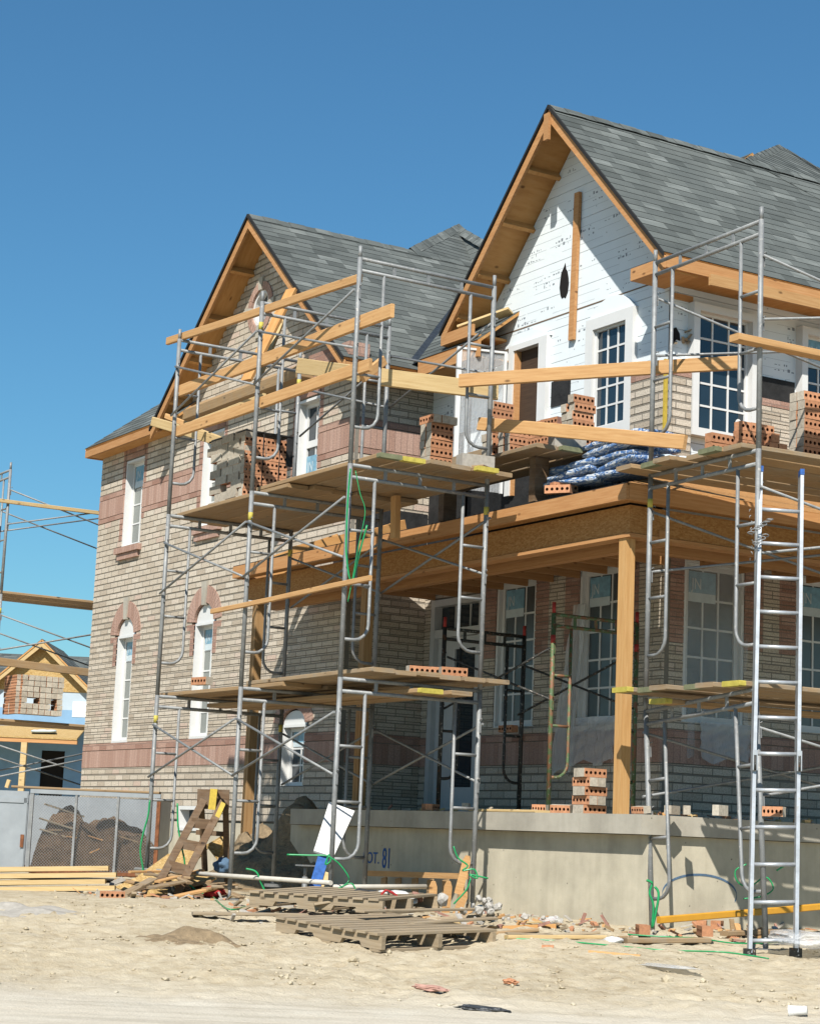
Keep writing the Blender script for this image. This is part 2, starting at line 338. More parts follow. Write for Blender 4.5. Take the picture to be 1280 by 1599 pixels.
def roof_plane(bm,poly,mat='shingle',exp=.14,deck='soffit',thick=.035,dm=None):
    poly=[Vector(p) for p in poly]; n=Vector((0,0,0))
    for i in range(len(poly)): n+=(poly[i]-poly[0]).cross(poly[(i+1)%len(poly)]-poly[0])
    n.normalize()
    if n.z<0: n=-n; poly=poly[::-1]
    U=Vector((0,0,1)).cross(n).normalized(); V=n.cross(U).normalized()
    o=min(poly,key=lambda p:p.dot(V)); hi=max((p-o).dot(V) for p in poly)
    k=0
    while k*exp<hi:
        q=clip(poly,o,k*exp,V,True); q=clip(q,o,(k+1)*exp,V,False) if q else q
        if len(q)>2:
            top=[p+n*(.003+.0045*(1-((p-o).dot(V)-k*exp)/exp)) for p in q]
            bm.face(top,mat,uv=(o,U,V))
            m=len(q)
            for i in range(m):
                j=(i+1)%m
                bm.face([q[i],q[j],top[j],top[i]],mat,uv=(o,U,V))
        k+=1
    if dm is not None:
        a=[p-n*.002 for p in poly]; b=[p-n*thick for p in poly]
        dm.face(a,deck); dm.face(b[::-1],deck)
        for i in range(len(a)):
            j=(i+1)%len(a); dm.face([a[i],b[i],b[j],a[j]],deck)
def text_mesh(txt,size,mat,name,parent=None,thick=.002,xs=1.):
    cu=bpy.data.curves.new(name,'FONT'); cu.body=txt; cu.size=size; cu.extrude=thick; cu.resolution_u=3
    to=bpy.data.objects.new(name+'_t',cu); C.objects.link(to)
    dg=bpy.context.evaluated_depsgraph_get(); me=bpy.data.meshes.new_from_object(to.evaluated_get(dg)); bpy.data.objects.remove(to)
    for v in me.vertices: v.co.x*=xs
    me.materials.clear(); me.materials.append(MT[mat])
    o=bpy.data.objects.new(name,me); C.objects.link(o)
    if parent:o.parent=parent
    return o
# ------------------------------------------------------------------ brick and board walls built row by row
def sub(iv,holes):
    for h0,h1 in holes:
        out=[]
        for a,b in iv:
            if h1<=a or h0>=b: out.append((a,b)); continue
            if a<h0: out.append((a,h0))
            if b>h1: out.append((h1,b))
        iv=out
    return [(a,b) for a,b in iv if b-a>.004]
def inter(iv,zones):
    out=[]
    for a,b in iv:
        for c,d in zones:
            lo,hi=max(a,c),min(b,d)
            if hi-lo>.004: out.append((lo,hi))
    return out
def rows_with_bands(z0,z1,bands,h=.089):
    rows=[]; z=z0
    bs=sorted(bands)
    cuts=[b[0] for b in bs]+[z1]
    i=0
    while z<z1-.01:
        if i<len(bs) and z>=bs[i][0]-1e-4:
            rows.append((bs[i][0],bs[i][1],bs[i][2])); z=bs[i][1]; i+=1; continue
        lim=cuts[i] if i<len(cuts) else z1
        n=max(1,round((lim-z)/h)); hh=(lim-z)/n
        for k in range(n): rows.append((z+k*hh,z+(k+1)*hh,'brick'))
        z=lim
    return rows
class Wall:
    """axis 'x': spans x, faces -y.  axis 'y': spans y, faces +x."""
    def __init__(s,axis,plane): s.axis=axis; s.p=plane
    def box(s,bm,a0,a1,b0,b1,z0,z1,mat):     # b: depth behind the outer face (negative = proud)
        if s.axis=='x': bm.box(a0,a1,s.p+b0,s.p+b1,z0,z1,mat)
        else: bm.box(s.p-b1,s.p-b0,a0,a1,z0,z1,mat)
    def pt(s,a,b,z): return (a,s.p+b,z) if s.axis=='x' else (s.p-b,a,z)
def build_wall(w,parent,span,z0,z1,bands,holes,pinkzones=(),name='brick_wall',depth=.09,band_name='pink_brick_band'):
    B=M();G=M();PB={};PZ={}
    for (a,b,kind) in rows_with_bands(z0,z1,bands):
        zm=(a+b)/2
        iv=[span(zm)] if span(zm)[1]>span(zm)[0] else []
        iv=sub(iv,[h(zm) for h in holes if h(zm)])
        for i0,i1 in iv: w.box(G,i0+.002,i1-.002,.011,depth,a,b,'mortar')
        j=.010
        if kind=='brick':
            pzi=[(n_,(q[0],q[1])) for n_,q in enumerate(pinkzones) if q[2]<=zm<=q[3]]
            for i0,i1 in sub(iv,[q for _,q in pzi]): w.box(B,i0,i1,0,.03,a+j,b,'brick')
            for n_,q in pzi:
                for i0,i1 in inter(iv,[q]): w.box(PZ.setdefault((n_,zm>5.5),M()),i0,i1,-.002,.03,a+j,b,'pink')
        else:
            for i0,i1 in iv: w.box(PB.setdefault((zm>3,zm>4.5,round(i0,1)),M()),i0,i1,-.006,.03,a+j,b,'soldier' if kind=='soldier' else 'pink')
    G.build('mortar_bed',parent)
    o=B.build(name,parent)
    for q in PB.values(): q.build(band_name,parent)
    for q in PZ.values(): q.build('pink_brick_trim',parent)
    return o
def rect(a0,a1,z0,z1): return lambda z:(a0,a1) if z0<z<z1 else None
def archhole(a0,a1,z0,zs,rise):
    def f(z):
        if z0<z<=zs: return (a0,a1)
        if zs<z<zs+rise:
            pass
        if zs<z<zs+rise+.11:
            k=math.sqrt(1-((z-zs)/(rise+.11))**2); c=(a0+a1)/2; h=((a1-a0)/2+.09)*k; return (c-h,c+h)
    return f
def window(w,parent,a0,a1,z0,z1,cols,rows,b0=.012,b1=.16,fr=.05,lin=.035,glass='glass',mid=None,arch=0,sticker=None,skew=None,name='window',gcol='white'):
    F=M(); X=lambda *q:w.box(F,*q)
    X(a0,a0+lin,b0,b1,z0,z1,'white'); X(a1-lin,a1,b0,b1,z0,z1,'white'); X(a0+lin,a1-lin,b0,b1,z1-lin,z1,'white'); X(a0+lin,a1-lin,b0,b1,z0,z0+lin,'white')
    c0,c1,d0,d1=a0+lin,a1-lin,z0+lin,z1-lin; f0=b1-.045
    X(c0,c0+fr,f0,b1,d0,d1,'white'); X(c1-fr,c1,f0,b1,d0,d1,'white'); X(c0+fr,c1-fr,f0,b1,d1-fr,d1,'white'); X(c0+fr,c1-fr,f0,b1,d0,d0+fr,'white')
    c0+=fr;c1-=fr;d0+=fr;d1-=fr
    if mid: X(c0,c1,f0,b1,mid-.045,mid+.045,'white')
    if arch:
        n=14; c=(a0+a1)/2;h=(a1-a0)/2
        pl=[(c+h*math.cos(math.pi*k/n),z1+arch*math.sin(math.pi*k/n)) for k in range(n+1)]
        fr_=[w.pt(q[0],b0+.02,q[1]) for q in pl]; bk=[w.pt(q[0],b1,q[1]) for q in pl]
        F.face(fr_,'white'); F.face(bk[::-1],'white')
        for k in range(n+1):
            j=(k+1)%(n+1); F.face([fr_[k],bk[k],bk[j],fr_[j]],'white')
    o=F.build(name,parent)
    G=M(); w.box(G,c0-.004,c1+.004,b1-.018,b1-.008,d0-.004,d1+.004,glass); G.build('pane',o)
    Q=M(); t=.011
    segs=[(d0,d1,rows)] if not mid else [(d0,mid-.045,rows),(mid+.045,d1,rows)]
    for e0,e1,rw in segs:
        for k in range(1,cols):
            x=c0+(c1-c0)*k/cols; w.box(Q,x-t,x+t,b1-.028,b1-.018,e0,e1,gcol)
        for k in range(1,rw):
            z=e0+(e1-e0)*k/rw; w.box(Q,c0,c1,b1-.0275,b1-.0185,z-t,z+t,gcol)
    if Q.f: Q.build('grille',o)
    if sticker:
        s0,s1,s2,s3=sticker
        S=M(); x0=c0+(c1-c0)*s0; x1=c0+(c1-c0)*s1; e0=d0+(d1-d0)*s2; e1=d0+(d1-d0)*s3
        w.box(S,x0,x1,b1-.034,b1-.030,e0+(e1-e0)*.3,e1,'sticker'); w.box(S,x0,x1,b1-.034,b1-.030,e0,e0+(e1-e0)*.297,'stickerw')
        so=S.build('window_film',o)
        tw=min((x1-x0)*.85,(e1-e0)*.55); tm=text_mesh('JN',tw*.95,'stickerw','film_lettering',None,.001,.8)
        p=w.pt(x0+(x1-x0)*.1,b1-.037,e0+(e1-e0)*.42)
        tm.location=p; tm.rotation_euler=(R(90),0,0 if w.axis=='x' else R(90)); tm.parent=o
    return o
# ------------------------------------------------------------------ THE HOUSE
YW,YG,XL,XA,X2=2.95,4.1,-1.21,-9.2,3.5
house=thing('brick_house','two storey brick house under construction with white foam gable, wooden porch and grey shingle roof','house',(0,0,0))
def gable_span(x0,x1,pc,pz,m,zlow,xa,xb):
    def f(z):
        if z<zlow: return (x0,x1)
        h=max(0,(pz-z)/m); return (max(pc-h,xa),min(pc+h,xb))
    return f
WL=Wall('x',YW)
UPB=[(1.44,1.70,'soldier'),(1.70,1.81,'pink'),(5.245,5.325,'pink'),(5.325,5.615,'soldier'),(5.615,5.705,'pink')]
up=[(-8.25,-7.55),(-5.52,-4.84),(-2.70,-2.10)]
holes=[rect(a,b,4.77,6.14) for a,b in up]
lo=[(-8.16,-7.54),(-5.45,-4.84)]
holes+=[archhole(a,b,1.80,3.42,.27) for a,b in lo]+[archhole(-2.70,-2.06,1.12,1.93,.19)]
def oval(z):
    d=abs(z-7.67)
    if d<.31: k=math.sqrt(.31**2-d*d); return (-3.94-k,-3.94+k)
holes.append(oval)
holes.append(rect(-5.62,-4.98,.6,.90))
pz=[]
for a,b in up: pz+=[(a-.10,a,4.9,6.5),(b,b+.10,5.2,6.5),(a-.02,b+.02,6.14,6.5)]
def lspan(z):
    if z<6.33: return (XA,XL)
    h=(8.78-z)/.89; a,b=-3.65-h,-3.65+h
    return (a,min(b,XL))
build_wall(WL,house,lspan,.70,8.70,UPB,holes,pz)
# inner sheathing keeps light out of the shell
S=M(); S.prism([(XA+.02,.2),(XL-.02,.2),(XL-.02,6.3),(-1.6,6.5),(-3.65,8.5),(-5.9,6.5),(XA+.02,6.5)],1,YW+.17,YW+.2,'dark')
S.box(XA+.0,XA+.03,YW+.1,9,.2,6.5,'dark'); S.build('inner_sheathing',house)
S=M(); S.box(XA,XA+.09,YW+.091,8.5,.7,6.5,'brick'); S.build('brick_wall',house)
# arches and oval ring in pink brick
def arch_ring(cx,zc,rx,rz,wd,a0,a1,n,proud=.012,legs=0):
    A=M()
    for k in range(n):
        t0=a0+(a1-a0)*(k+.04)/n; t1=a0+(a1-a0)*(k+.96)/n
        p=[(cx+(rx+d)*math.cos(t),zc+(rz+d)*math.sin(t)) for t,d in ((t0,0),(t1,0),(t1,wd),(t0,wd))]
        A.prism([(q[0],q[1]) for q in p],1,YW-proud,YW+.05,'soldier')
    return A
for (a,b) in lo:
    c=(a+b)/2; r=(b-a)/2
    A=arch_ring(c,3.42,r+.005,.275,.24,R(4),R(176),22)
    for k in range(5):
        z=3.41-(k+1)*.089; A.box(a-(.24 if k<1 else .11),a,YW-.004,YW+.05,z+.008,z+.089,'pink'); A.box(b,b+(.24 if k<1 else .11),YW-.004,YW+.05,z+.008,z+.089,'pink')
    A.build('pink_brick_arch',house)
    K=M(); K.prism([(c-.045,3.66),(c+.045,3.66),(c+.085,3.99),(c-.085,3.99)],1,YW-.035,YW+.05,'concslab'); K.build('keystone',house)
A=arch_ring(-2.38,1.93,.325,.195,.2,R(4),R(176),16); A.build('pink_brick_arch',house)
A=arch_ring(-3.94,7.67,.262,.262,.11,0,R(360),26,.014); A.build('pink_oval_surround',house)
for t in (90,180,270,0):
    K=M()
    c,s_=math.cos(R(t)),math.sin(R(t)); p=[(-3.94+c*d-s_*e,7.67+s_*d+c*e) for d,e in ((.25,-.04),(.25,.04),(.43,.07),(.43,-.07))]
    K.prism(p,1,YW-.03,YW+.05,'concslab'); K.build('keystone',house)
# sills of the upper windows
for a,b in up[:2]:
    K=M(); K.box(a-.09,b+.09,YW-.075,YW+.05,4.685,4.775,'soldier'); K.box(a-.03,b+.03,YW-.045,YW+.05,4.59,4.68,'soldier'); K.build('pink_brick_sill',house)
for a,b in up[:2]: window(WL,house,a,b,4.775,6.135,2,4,glass='glassL',sticker=(.05,.95,.72,1.))
o=window(WL,house,up[2][0],up[2][1],4.775,6.135,2,1,glass='glass',mid=5.56,sticker=(.0,.7,.16,.46))
for a,b in lo: window(WL,house,a+.008,b-.008,1.815,3.42,2,5,glass='glassL',arch=.255,sticker=(.05,.95,.8,1.))
window(WL,house,-2.692,-2.068,1.13,1.93,2,3,arch=.175,sticker=(0.05,.95,.7,1.))
# round window
F=M(); n=28
ri=[(-3.94+.262*math.cos(2*math.pi*k/n),7.67+.262*math.sin(2*math.pi*k/n)) for k in range(n)]
rj=[(-3.94+.215*math.cos(2*math.pi*k/n),7.67+.215*math.sin(2*math.pi*k/n)) for k in range(n)]
for k in range(n):
    j=(k+1)%n
    for (y0,y1) in ((YW+.02,YW+.15),):
        F.face([(ri[k][0],y0,ri[k][1]),(ri[j][0],y0,ri[j][1]),(rj[j][0],y0,rj[j][1]),(rj[k][0],y0,rj[k][1])],'white')
        F.face([(rj[k][0],y0,rj[k][1]),(rj[j][0],y0,rj[j][1]),(rj[j][0],y1,rj[j][1]),(rj[k][0],y1,rj[k][1])],'white')
w_=F.build('round_window',house)
G=M(); G.prism(rj,1,YW+.12,YW+.13,'glass'); G.build('pane',w_)
G=M(); G.box(-3.95,-3.93,YW+.105,YW+.119,7.46,7.88,'white'); G.box(-4.15,-3.73,YW+.106,YW+.118,7.66,7.68,'white'); G.build('grille',w_)
# basement window well frame + foundation wall
F=M(); F.box(-5.62,-5.57,YW+.0,YW+.2,.56,.895,'white');F.box(-5.03,-4.98,YW,YW+.2,.56,.895,'white');F.box(-5.57,-5.03,YW,YW+.2,.845,.895,'white');F.box(-5.57,-5.03,YW,YW+.2,.56,.60,'white')
w_=F.build('basement_window',house); G=M(); G.box(-5.57,-5.03,YW+.15,YW+.16,.60,.845,'glass'); G.build('pane',w_)
Fd=M(); Fd.box(XA+.02,-5.62,YW+.02,YW+.2,-.4,.69,'conc');Fd.box(-5.62,-4.98,YW+.02,YW+.2,-.4,.555,'conc');Fd.box(-4.98,XL-.01,YW+.02,YW+.2,-.4,.69,'conc'); Fd.build('foundation_wall',house)
# return wall, back wall of the porch, side wall
WR=Wall('y',XL)
build_wall(WR,house,lambda z:(YW+.0901 if z<9 else 0,YG+.001),.86,6.36,UPB[0:2]+UPB[2:],[])
WB=Wall('x',YG)
GB=[(1.44,1.705,'soldier'),(1.705,1.795,'pink'),(3.60,3.87,'soldier')]
gh=[rect(-1.05,.12,.8,3.5),rect(.38,1.19,1.86,3.61),rect(2.02,2.83,1.86,3.61)]
gp=[]
for a,b in ((.38,1.19),(2.02,2.83)): gp+=[(a-.26,a,2.7,3.6),(b,b+.26,2.7,3.6)]
build_wall(WB,house,lambda z:(XL+.001,X2),.862,3.98,GB,gh,gp)
WF=Wall('y',X2)
fh_=[rect(4.38,5.22,1.86,3.61),rect(5.95,6.8,1.86,3.61),rect(7.5,8.3,1.86,3.61)]
fp=[]
for a,b in ((4.38,5.22),(5.95,6.8)): fp+=[(a-.24,a,2.7,3.6),(b,b+.26,2.7,3.6)]
build_wall(WF,house,lambda z:(YG+.0901,9.5),.862,3.98,GB,fh_,fp)
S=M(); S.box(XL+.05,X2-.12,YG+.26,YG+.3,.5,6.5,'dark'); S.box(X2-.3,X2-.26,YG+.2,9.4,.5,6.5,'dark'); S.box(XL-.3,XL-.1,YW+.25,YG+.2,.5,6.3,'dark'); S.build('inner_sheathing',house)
for a,b in ((.38,1.19),(2.02,2.83)): window(WB,house,a+.005,b-.005,1.865,3.605,3,5,b1=.1,fr=.06,glass='glassg',sticker=(.02,.62,.78,.99))
for a,b in ((4.38,5.22),(5.95,6.8)): window(WF,house,a+.005,b-.005,1.865,3.605,3,5,b1=.1,fr=.06,glass='glassg',sticker=(.02,.6,.78,.99))
# front door with transom
F=M(); X=lambda *q:WB.box(F,*q)
X(-1.045,-.96,-.01,.15,.862,3.495,'door'); X(.03,.115,-.01,.15,.862,3.495,'door'); X(-.96,.03,-.01,.15,3.41,3.495,'door'); X(-.96,.03,.0,.15,3.02,3.12,'door'); X(-.96,-.70,.06,.12,.862,3.02,'door')
d_=F.build('front_door',house)
G=M(); WB.box(G,-.96,.03,.10,.11,3.12,3.41,'glass'); G.build('transom_pane',d_)
Q=M()
for x in (-.63,-.30): WB.box(Q,x-.012,x+.012,.085,.099,3.12,3.41,'door')
Q.build('transom_grille',d_)
Q=M(); WB.box(Q,-.70,-.56,.05,.10,.87,3.015,'door'); WB.box(Q,-.11,.03,.05,.10,.87,3.015,'door'); WB.box(Q,-.56,-.11,.05,.10,.87,1.2,'door'); WB.box(Q,-.56,-.11,.05,.10,2.87,3.015,'door'); WB.box(Q,-.56,-.11,.075,.085,1.2,2.87,'glass')
Q.build('door_leaf',d_)
# ---- foam boarded gable and side wall
def foam_wall(w,span,z0,z1,holes,seed):
    rnd=random.Random(seed); B=M(); K=M(); h=.405; z=z0; i=0
    while z<z1:
        zz=min(z+h,z1); n=28 if w.axis=='x' else 6
        for k in range(n):
            a,b=z+(zz-z)*k/n,z+(zz-z)*(k+1)/n; zm=(a+b)/2; s_=span(zm)
            if s_[1]<=s_[0]: continue
            j=.006 if k==0 else 0
            for i0,i1 in sub([s_],[q(zm) for q in holes if q(zm)]): w.box(B,i0,i1,0,.04,a+j,b,'foam')
        # printed guide lines and marks along each board
        for zl in (z+h*.25,z+h*.5,z+h*.75):
            sp=span(zl)
            if sp[1]-sp[0]>.2:
                for i0,i1 in sub([(sp[0]+.02,sp[1]-.02)],[(q(zl)[0]-.12,q(zl)[1]+.12) for q in holes if q(zl)]):
                    x=i0
                    while x<i1:
                        e=min(i1,x+rnd.uniform(.15,.9)); w.box(K,x,e,-.001,.004,zl,zl+.002,'foamink'); x=e+rnd.uniform(.02,.5)
        s_=span(z+h*.5)
        if s_[1]-s_[0]>.3:
            x=s_[0]+.1+rnd.random()*.3
            while x<s_[1]-.15:
                for line in range(rnd.choice((0,1,1,2,3))):
                    xx=x; zl=z+h*(.62-.17*line)+rnd.uniform(-.03,.03)
                    for _ in range(rnd.randint(2,6)):
                        wd=rnd.choice((.012,.02,.03,.045)); hh=rnd.choice((.008,.012,.02,.03)) if rnd.random()<.85 else .05
                        ok=all(not(q(zl) and q(zl)[0]-.05<xx<q(zl)[1]+.05) for q in holes)
                        if ok and span(zl+.05)[0]<xx<span(zl+.05)[1]-.05: w.box(K,xx,xx+wd*.8,-.0015,.004,zl,zl+hh*.7,'foamink')
                        xx+=wd+rnd.choice((.012,.02,.05))
                x+=rnd.uniform(.18,.55)
            for _ in range(int((s_[1]-s_[0])*2.2)):      # nail heads
                xx=rnd.uniform(s_[0]+.05,s_[1]-.05); zl=z+rnd.uniform(.03,.37)
                if all(not(q(zl) and q(zl)[0]-.05<xx<q(zl)[1]+.05) for q in holes) and span(zl+.02)[0]<xx<span(zl+.02)[1]: w.box(K,xx,xx+.009,-.002,.004,zl,zl+.012,'foamink')
        z=zz
    w.box(B,span(z0)[0]+.002,span(z0)[1]-.002,.03,.05,z0,z0+.001,'foam')
    B.build('foam_sheathing',house); K.build('printed_marks',house)
WPX,WPZ,WM=1.87,8.95,1.05
def wspan(z):
    if z<6.55: return (XL+.002,X2)
    h=(WPZ-.085-z)/WM; return (WPX-h,min(WPX+h,X2))
wh=[rect(.62,1.20,4.7,6.38),rect(2.16,2.92,5.03,6.38)]
foam_wall(WB,wspan,4.05,8.78,wh,3)
fho=[rect(4.40,5.22,4.93,6.36),rect(5.95,6.75,4.93,6.36)]
foam_wall(WF,lambda z:(YG+.001,9.5),4.05,6.62,fho,9)
S=M(); 
q=[(XL+.03,3.99),(X2-.05,3.99),(X2-.05,6.7),(WPX,8.75),(-.2,6.6),(XL+.03,6.3)]
S.prism([(a_,b_-.1) if b_>6.5 else (a_,b_) for a_,b_ in q],1,YG+.05,YG+.06,'foam'); S.build('inner_sheathing',house)
S=M(); S.box(X2-.06,X2-.05,YG+.07,9.45,3.99,6.6,'foam'); S.build('inner_sheathing',house)
G=M(); WB.box(G,XL+.05,X2-.02,-.004,.02,6.62,6.635,'darkwood'); G.build('board_gap',house)
# gable window and door: white trim stands proud of the foam
window(WB,house,2.10,2.96,5.02,6.42,3,5,b0=-.07,b1=.02,lin=.13,fr=.025)
window(WF,house,4.36,5.27,4.93,6.39,3,5,b0=-.11,b1=.02,lin=.085,fr=.025)
o_=window(WF,house,5.91,6.8,4.93,6.39,3,5,b0=-.11,b1=.02,lin=.085,fr=.025,sticker=(0,.95,.74,1.))
G=M(); t=[5.0+.085*math.cos(2*math.pi*k/16) for k in range(16)]; 
G.prism([(5.08+.045*math.cos(2*math.pi*k/16),5.16+.055*math.sin(2*math.pi*k/16)) for k in range(16)],0,X2+.0105,X2+.0125,'whitepl'); G.build('round_label',house)
def seg_panel(cx,hw,zs,rise,proud):
    A=M(); n=16; pl=[(cx-hw,zs),(cx+hw,zs)]+[(cx+hw*(1-2*k/n),zs+.004+rise*(1-(1-2*k/n)**2)) for k in range(n+1)]
    A.prism(pl,1,YG-proud,YG-.001,'foam'); return A
seg_panel(2.52,.44,6.422,.21,.03).build('foam_arch_panel',house)
seg_panel(.88,.48,6.42,.14,.03).build('foam_arch_panel',house)
F=M(); WB.box(F,.56,.66,-.07,.03,4.6,6.42,'white'); WB.box(F,1.18,1.34,-.07,.03,4.6,6.42,'white'); WB.box(F,.66,1.18,-.07,.03,6.35,6.42,'white'); WB.box(F,.66,.70,-.05,.03,4.6,6.35,'beamwood')
d_=F.build('balcony_doorway',house); G=M(); WB.box(G,.70,1.18,.02,.028,4.6,6.35,'browndoor'); G.build('dark_board',d_)
# glazed leaf swung out over the porch roof
LF=M(); hx,hy=.60,YG-.12; ang=R(255); dx,dy=math.cos(ang),math.sin(ang); wl=.62
def leafbox(u0,u1,z0,z1,t,mat):
    nx,ny=-dy*t/2,dx*t/2
    LF.hexa([(hx+dx*u+nx*s,hy+dy*u+ny*s,z) for z in (z0,z1) for u,s in ((u0,-1),(u1,-1),(u1,1),(u0,1))],mat)
for a in ((0,.035,4.62,6.34),(wl-.055,wl,4.62,6.34),(.035,wl-.055,6.315,6.34)): leafbox(*a,.045,'white')
lf=LF.build('open_glazed_door',d_); LF=M(); leafbox(.035,wl-.055,4.63,6.315,.008,'clear'); LF.build('pane',lf) if False else LF.build('pane',d_)
# vent hole torn in the foam, plank batten, black paper, torn corner
H=M(); H.prism([(1.50,6.86),(1.53,6.82),(1.565,6.83),(1.60,6.81),(1.64,6.87),(1.655,6.97),(1.645,7.05),(1.62,7.13),(1.595,7.16),(1.575,7.24),(1.545,7.19),(1.50,7.13),(1.485,7.05),(1.475,6.96)],1,YG-.004,YG+.03,'dark'); H.build('torn_vent_hole',house)
H=M(); H.bar((1.785,YG-.03,6.27),(1.825,YG-.03,8.02),.095,.04,'beamwood',(0,1,0)); H.build('nailed_batten',house)
for w_,a_,b_,z_,y_,m_ in ((WF,5.29,5.89,5.30,5.75,'black'),(WF,4.10,4.35,5.60,5.68,'black'),(WB,2.98,3.49,5.6,5.66,'black'),(WB,XL+.02,-.45,4.9,5.55,'black'),(WB,-.36,-.31,4.3,6.36,'tar'),(WB,1.38,1.75,5.55,5.85,'black')):
    H=M(); w_.box(H,a_,b_,-.012,-.002,z_,y_,m_); H.build('black_paper_flap',house)
H=M(); rnd=random.Random(5)
for k in range(9):
    a=YG+rnd.uniform(.06,.30); z=rnd.uniform(5.93,6.10); H.bar((X2+.01,a,z),(X2+rnd.uniform(.03,.08),a+rnd.uniform(-.08,.08),z+rnd.uniform(-.07,.07)),.03,.012,'oldwood')
H.prism([(4.12,5.97),(4.16,5.90),(4.20,5.96),(4.25,5.95),(4.24,6.03),(4.19,6.09),(4.14,6.06)],0,X2+.003,X2+.014,'dark'); H.build('torn_sheathing',house); H=M(); WF.box(H,4.16,4.42,-.012,-.002,6.40,6.47,'beamwood'); H.build('exposed_stud',house)
# brick veneer started between the upper openings (proud of the foam)
def strip(w,a0,a1,z0,z1,ret=None,proud=.1):
    B=M(); 
    k=0; z=z0
    while z<z1-.01:
        top=z+.089>=z1-.01; m='pink' if top else 'brick'
        w.box(B,a0,a1,-proud,-.012,z+.010,z+.089,m); w.box(B,a0+.01,a1-.01,-proud+.009,-.012,z-.0005,z+.011,'mortar'); z+=.089
    return B
b=strip(WB,2.99,X2+.1,4.55,4.55+.089*12); b.build('brick_veneer',house)
b=strip(WF,YG-.001,4.345,4.55,4.55+.089*12); b.build('brick_veneer',house)
b=strip(WF,5.285,5.895,4.50,4.50+.089*11); b.build('brick_veneer',house)
b=strip(WB,1.372,2.085,4.55,4.55+.089*7); b.build('brick_veneer',house)
# ---- roofs
RS=M(); DK=M()
OW=.5; y0=YG-OW; pk=(WPX,WPZ); ef=2.15; fz=WPZ-ef*WM
roof_plane(RS,[(WPX,y0,WPZ),(WPX+ef,y0,fz),(WPX+ef,10.5,fz),(WPX,10.5,WPZ)],dm=DK)
roof_plane(RS,[(WPX,y0,WPZ),(WPX,8,WPZ),(WPX-ef,8,fz),(WPX-ef,y0,fz)],dm=DK)
LPX,LPZ,LM,LE=-3.65,8.84,.89,2.83; yl=YW-.4; lz=LPZ-LE*LM
roof_plane(RS,[(LPX,yl,LPZ),(LPX+LE,yl,lz),(LPX+LE,3.66,lz),(LPX,6.5,LPZ)],dm=DK)
roof_plane(RS,[(LPX,yl,LPZ),(LPX,7,LPZ),(LPX-LE,7,lz),(LPX-LE,yl,lz)],dm=DK)
# low hip at the far left, slope over the recess, two hip peaks behind
HX,HY,HZ=-9.25,2.66,6.44; p=.85
roof_plane(RS,[(HX,HY,HZ),(-5.8,HY,HZ),(-5.8,HY-HX-5.8,HZ+p*(-HX-5.8))],dm=DK)
roof_plane(RS,[(HX,HY,HZ),(-5.8,HY-HX-5.8,HZ+p*(-HX-5.8)),(-5.8,9.,HZ+p*(-HX-5.8)),(HX,9.,HZ)],dm=DK)
mz=lambda y:6.45+.84*(y-3.62)
roof_plane(RS,[(-.83,3.62,mz(3.62)),(.5,3.62,mz(3.62)),(1.6,6.9,mz(6.9)),(-3.65,6.46,mz(6.46))],dm=DK)
px=lambda a,b,y: un(a,b,1,y)
MA=px(1216,227,9.0); MB=un(1165,248,0,WPX); MC=px(1310,282,10.6); MD=Vector((3.6,9.8,7.1))
MQ=Vector((-3.1,6.0,8.33)); MR=px(800,402,6.2); roof_plane(RS,[px(715,353,7.0),Vector((LPX,5.12,LPZ+.01)),MQ],dm=DK); roof_plane(RS,[px(715,353,7.0),MQ,MR],dm=DK); roof_plane(RS,[MR,MQ,Vector((-1.2,6.6,7.9))],dm=DK); roof_plane(RS,[MA,MB,MD]); roof_plane(RS,[MA,MD,MC])
RS.build('shingle_roof',house); DK.build('roof_deck',house)
# ridge caps
def ridge(a,b,h=.012):
    RC=M(); a=Vector(a);b=Vector(b);n=max(1,int((b-a).length/.2)); rnd=random.Random(1)
    side=(b-a).cross(Vector((0,0,1))).normalized()
    for k in range(n):
        p0=a+(b-a)*k/n; p1=a+(b-a)*(k+1.25)/n; u=Vector((0,0,.018+.006*(k%2)))
        d=.11; dz=Vector((0,0,-.1))
        RC.face([p0+u,p1+u,p1+side*d+dz+u,p0+side*d+dz+u],'shingle',uv=(Vector((rnd.random()*9,rnd.random()*9,0)),(b-a).normalized(),side)); RC.face([p0+u,p0-side*d+dz+u,p1-side*d+dz+u,p1+u],'shingle',uv=(Vector((rnd.random()*9,rnd.random()*9,0)),(b-a).normalized(),side))
    RC.build('ridge_cap',house)
ridge((WPX,y0,WPZ),(WPX,8,WPZ)); ridge((LPX,yl,LPZ),(LPX,6.6,LPZ)); ridge((LPX,5.12,LPZ+.03),px(715,353,7.0)+Vector((0,0,.02))); ridge(px(715,353,7.0),px(800,402,6.2)); ridge(MB,MA); ridge(MA,MC)
# valley flashing beside the left gable
V=M(); va=Vector((-.83,3.62,6.42)); vb=Vector((-3.3,6.15,8.56)); dd=(vb-va)
nl=Vector((.89,0,1)).normalized(); nm_=Vector((0,-.84,1)).normalized(); cr=.07
u1=(-dd.normalized().cross(nl)).normalized()*.10; u2=dd.normalized().cross(nm_).normalized()*.14
V.face([va+u1*0+nl*.016,vb+nl*.016,vb+u1+nl*.016,va+u1+nl*.016],'rag'); V.face([va+nm_*.016,va+u2+nm_*.016,vb+u2+nm_*.016,vb+nm_*.016],'rag')
V.face([va+u1*-1+nl*.0165,vb-u1+nl*.0165,vb+nl*.0165,va+nl*.0165],'rag'); V.face([va-u2+nm_*.0165,va+nm_*.0165,vb+nm_*.0165,vb-u2+nm_*.0165],'rag'); V.build('valley_flashing',house,recalc=False)
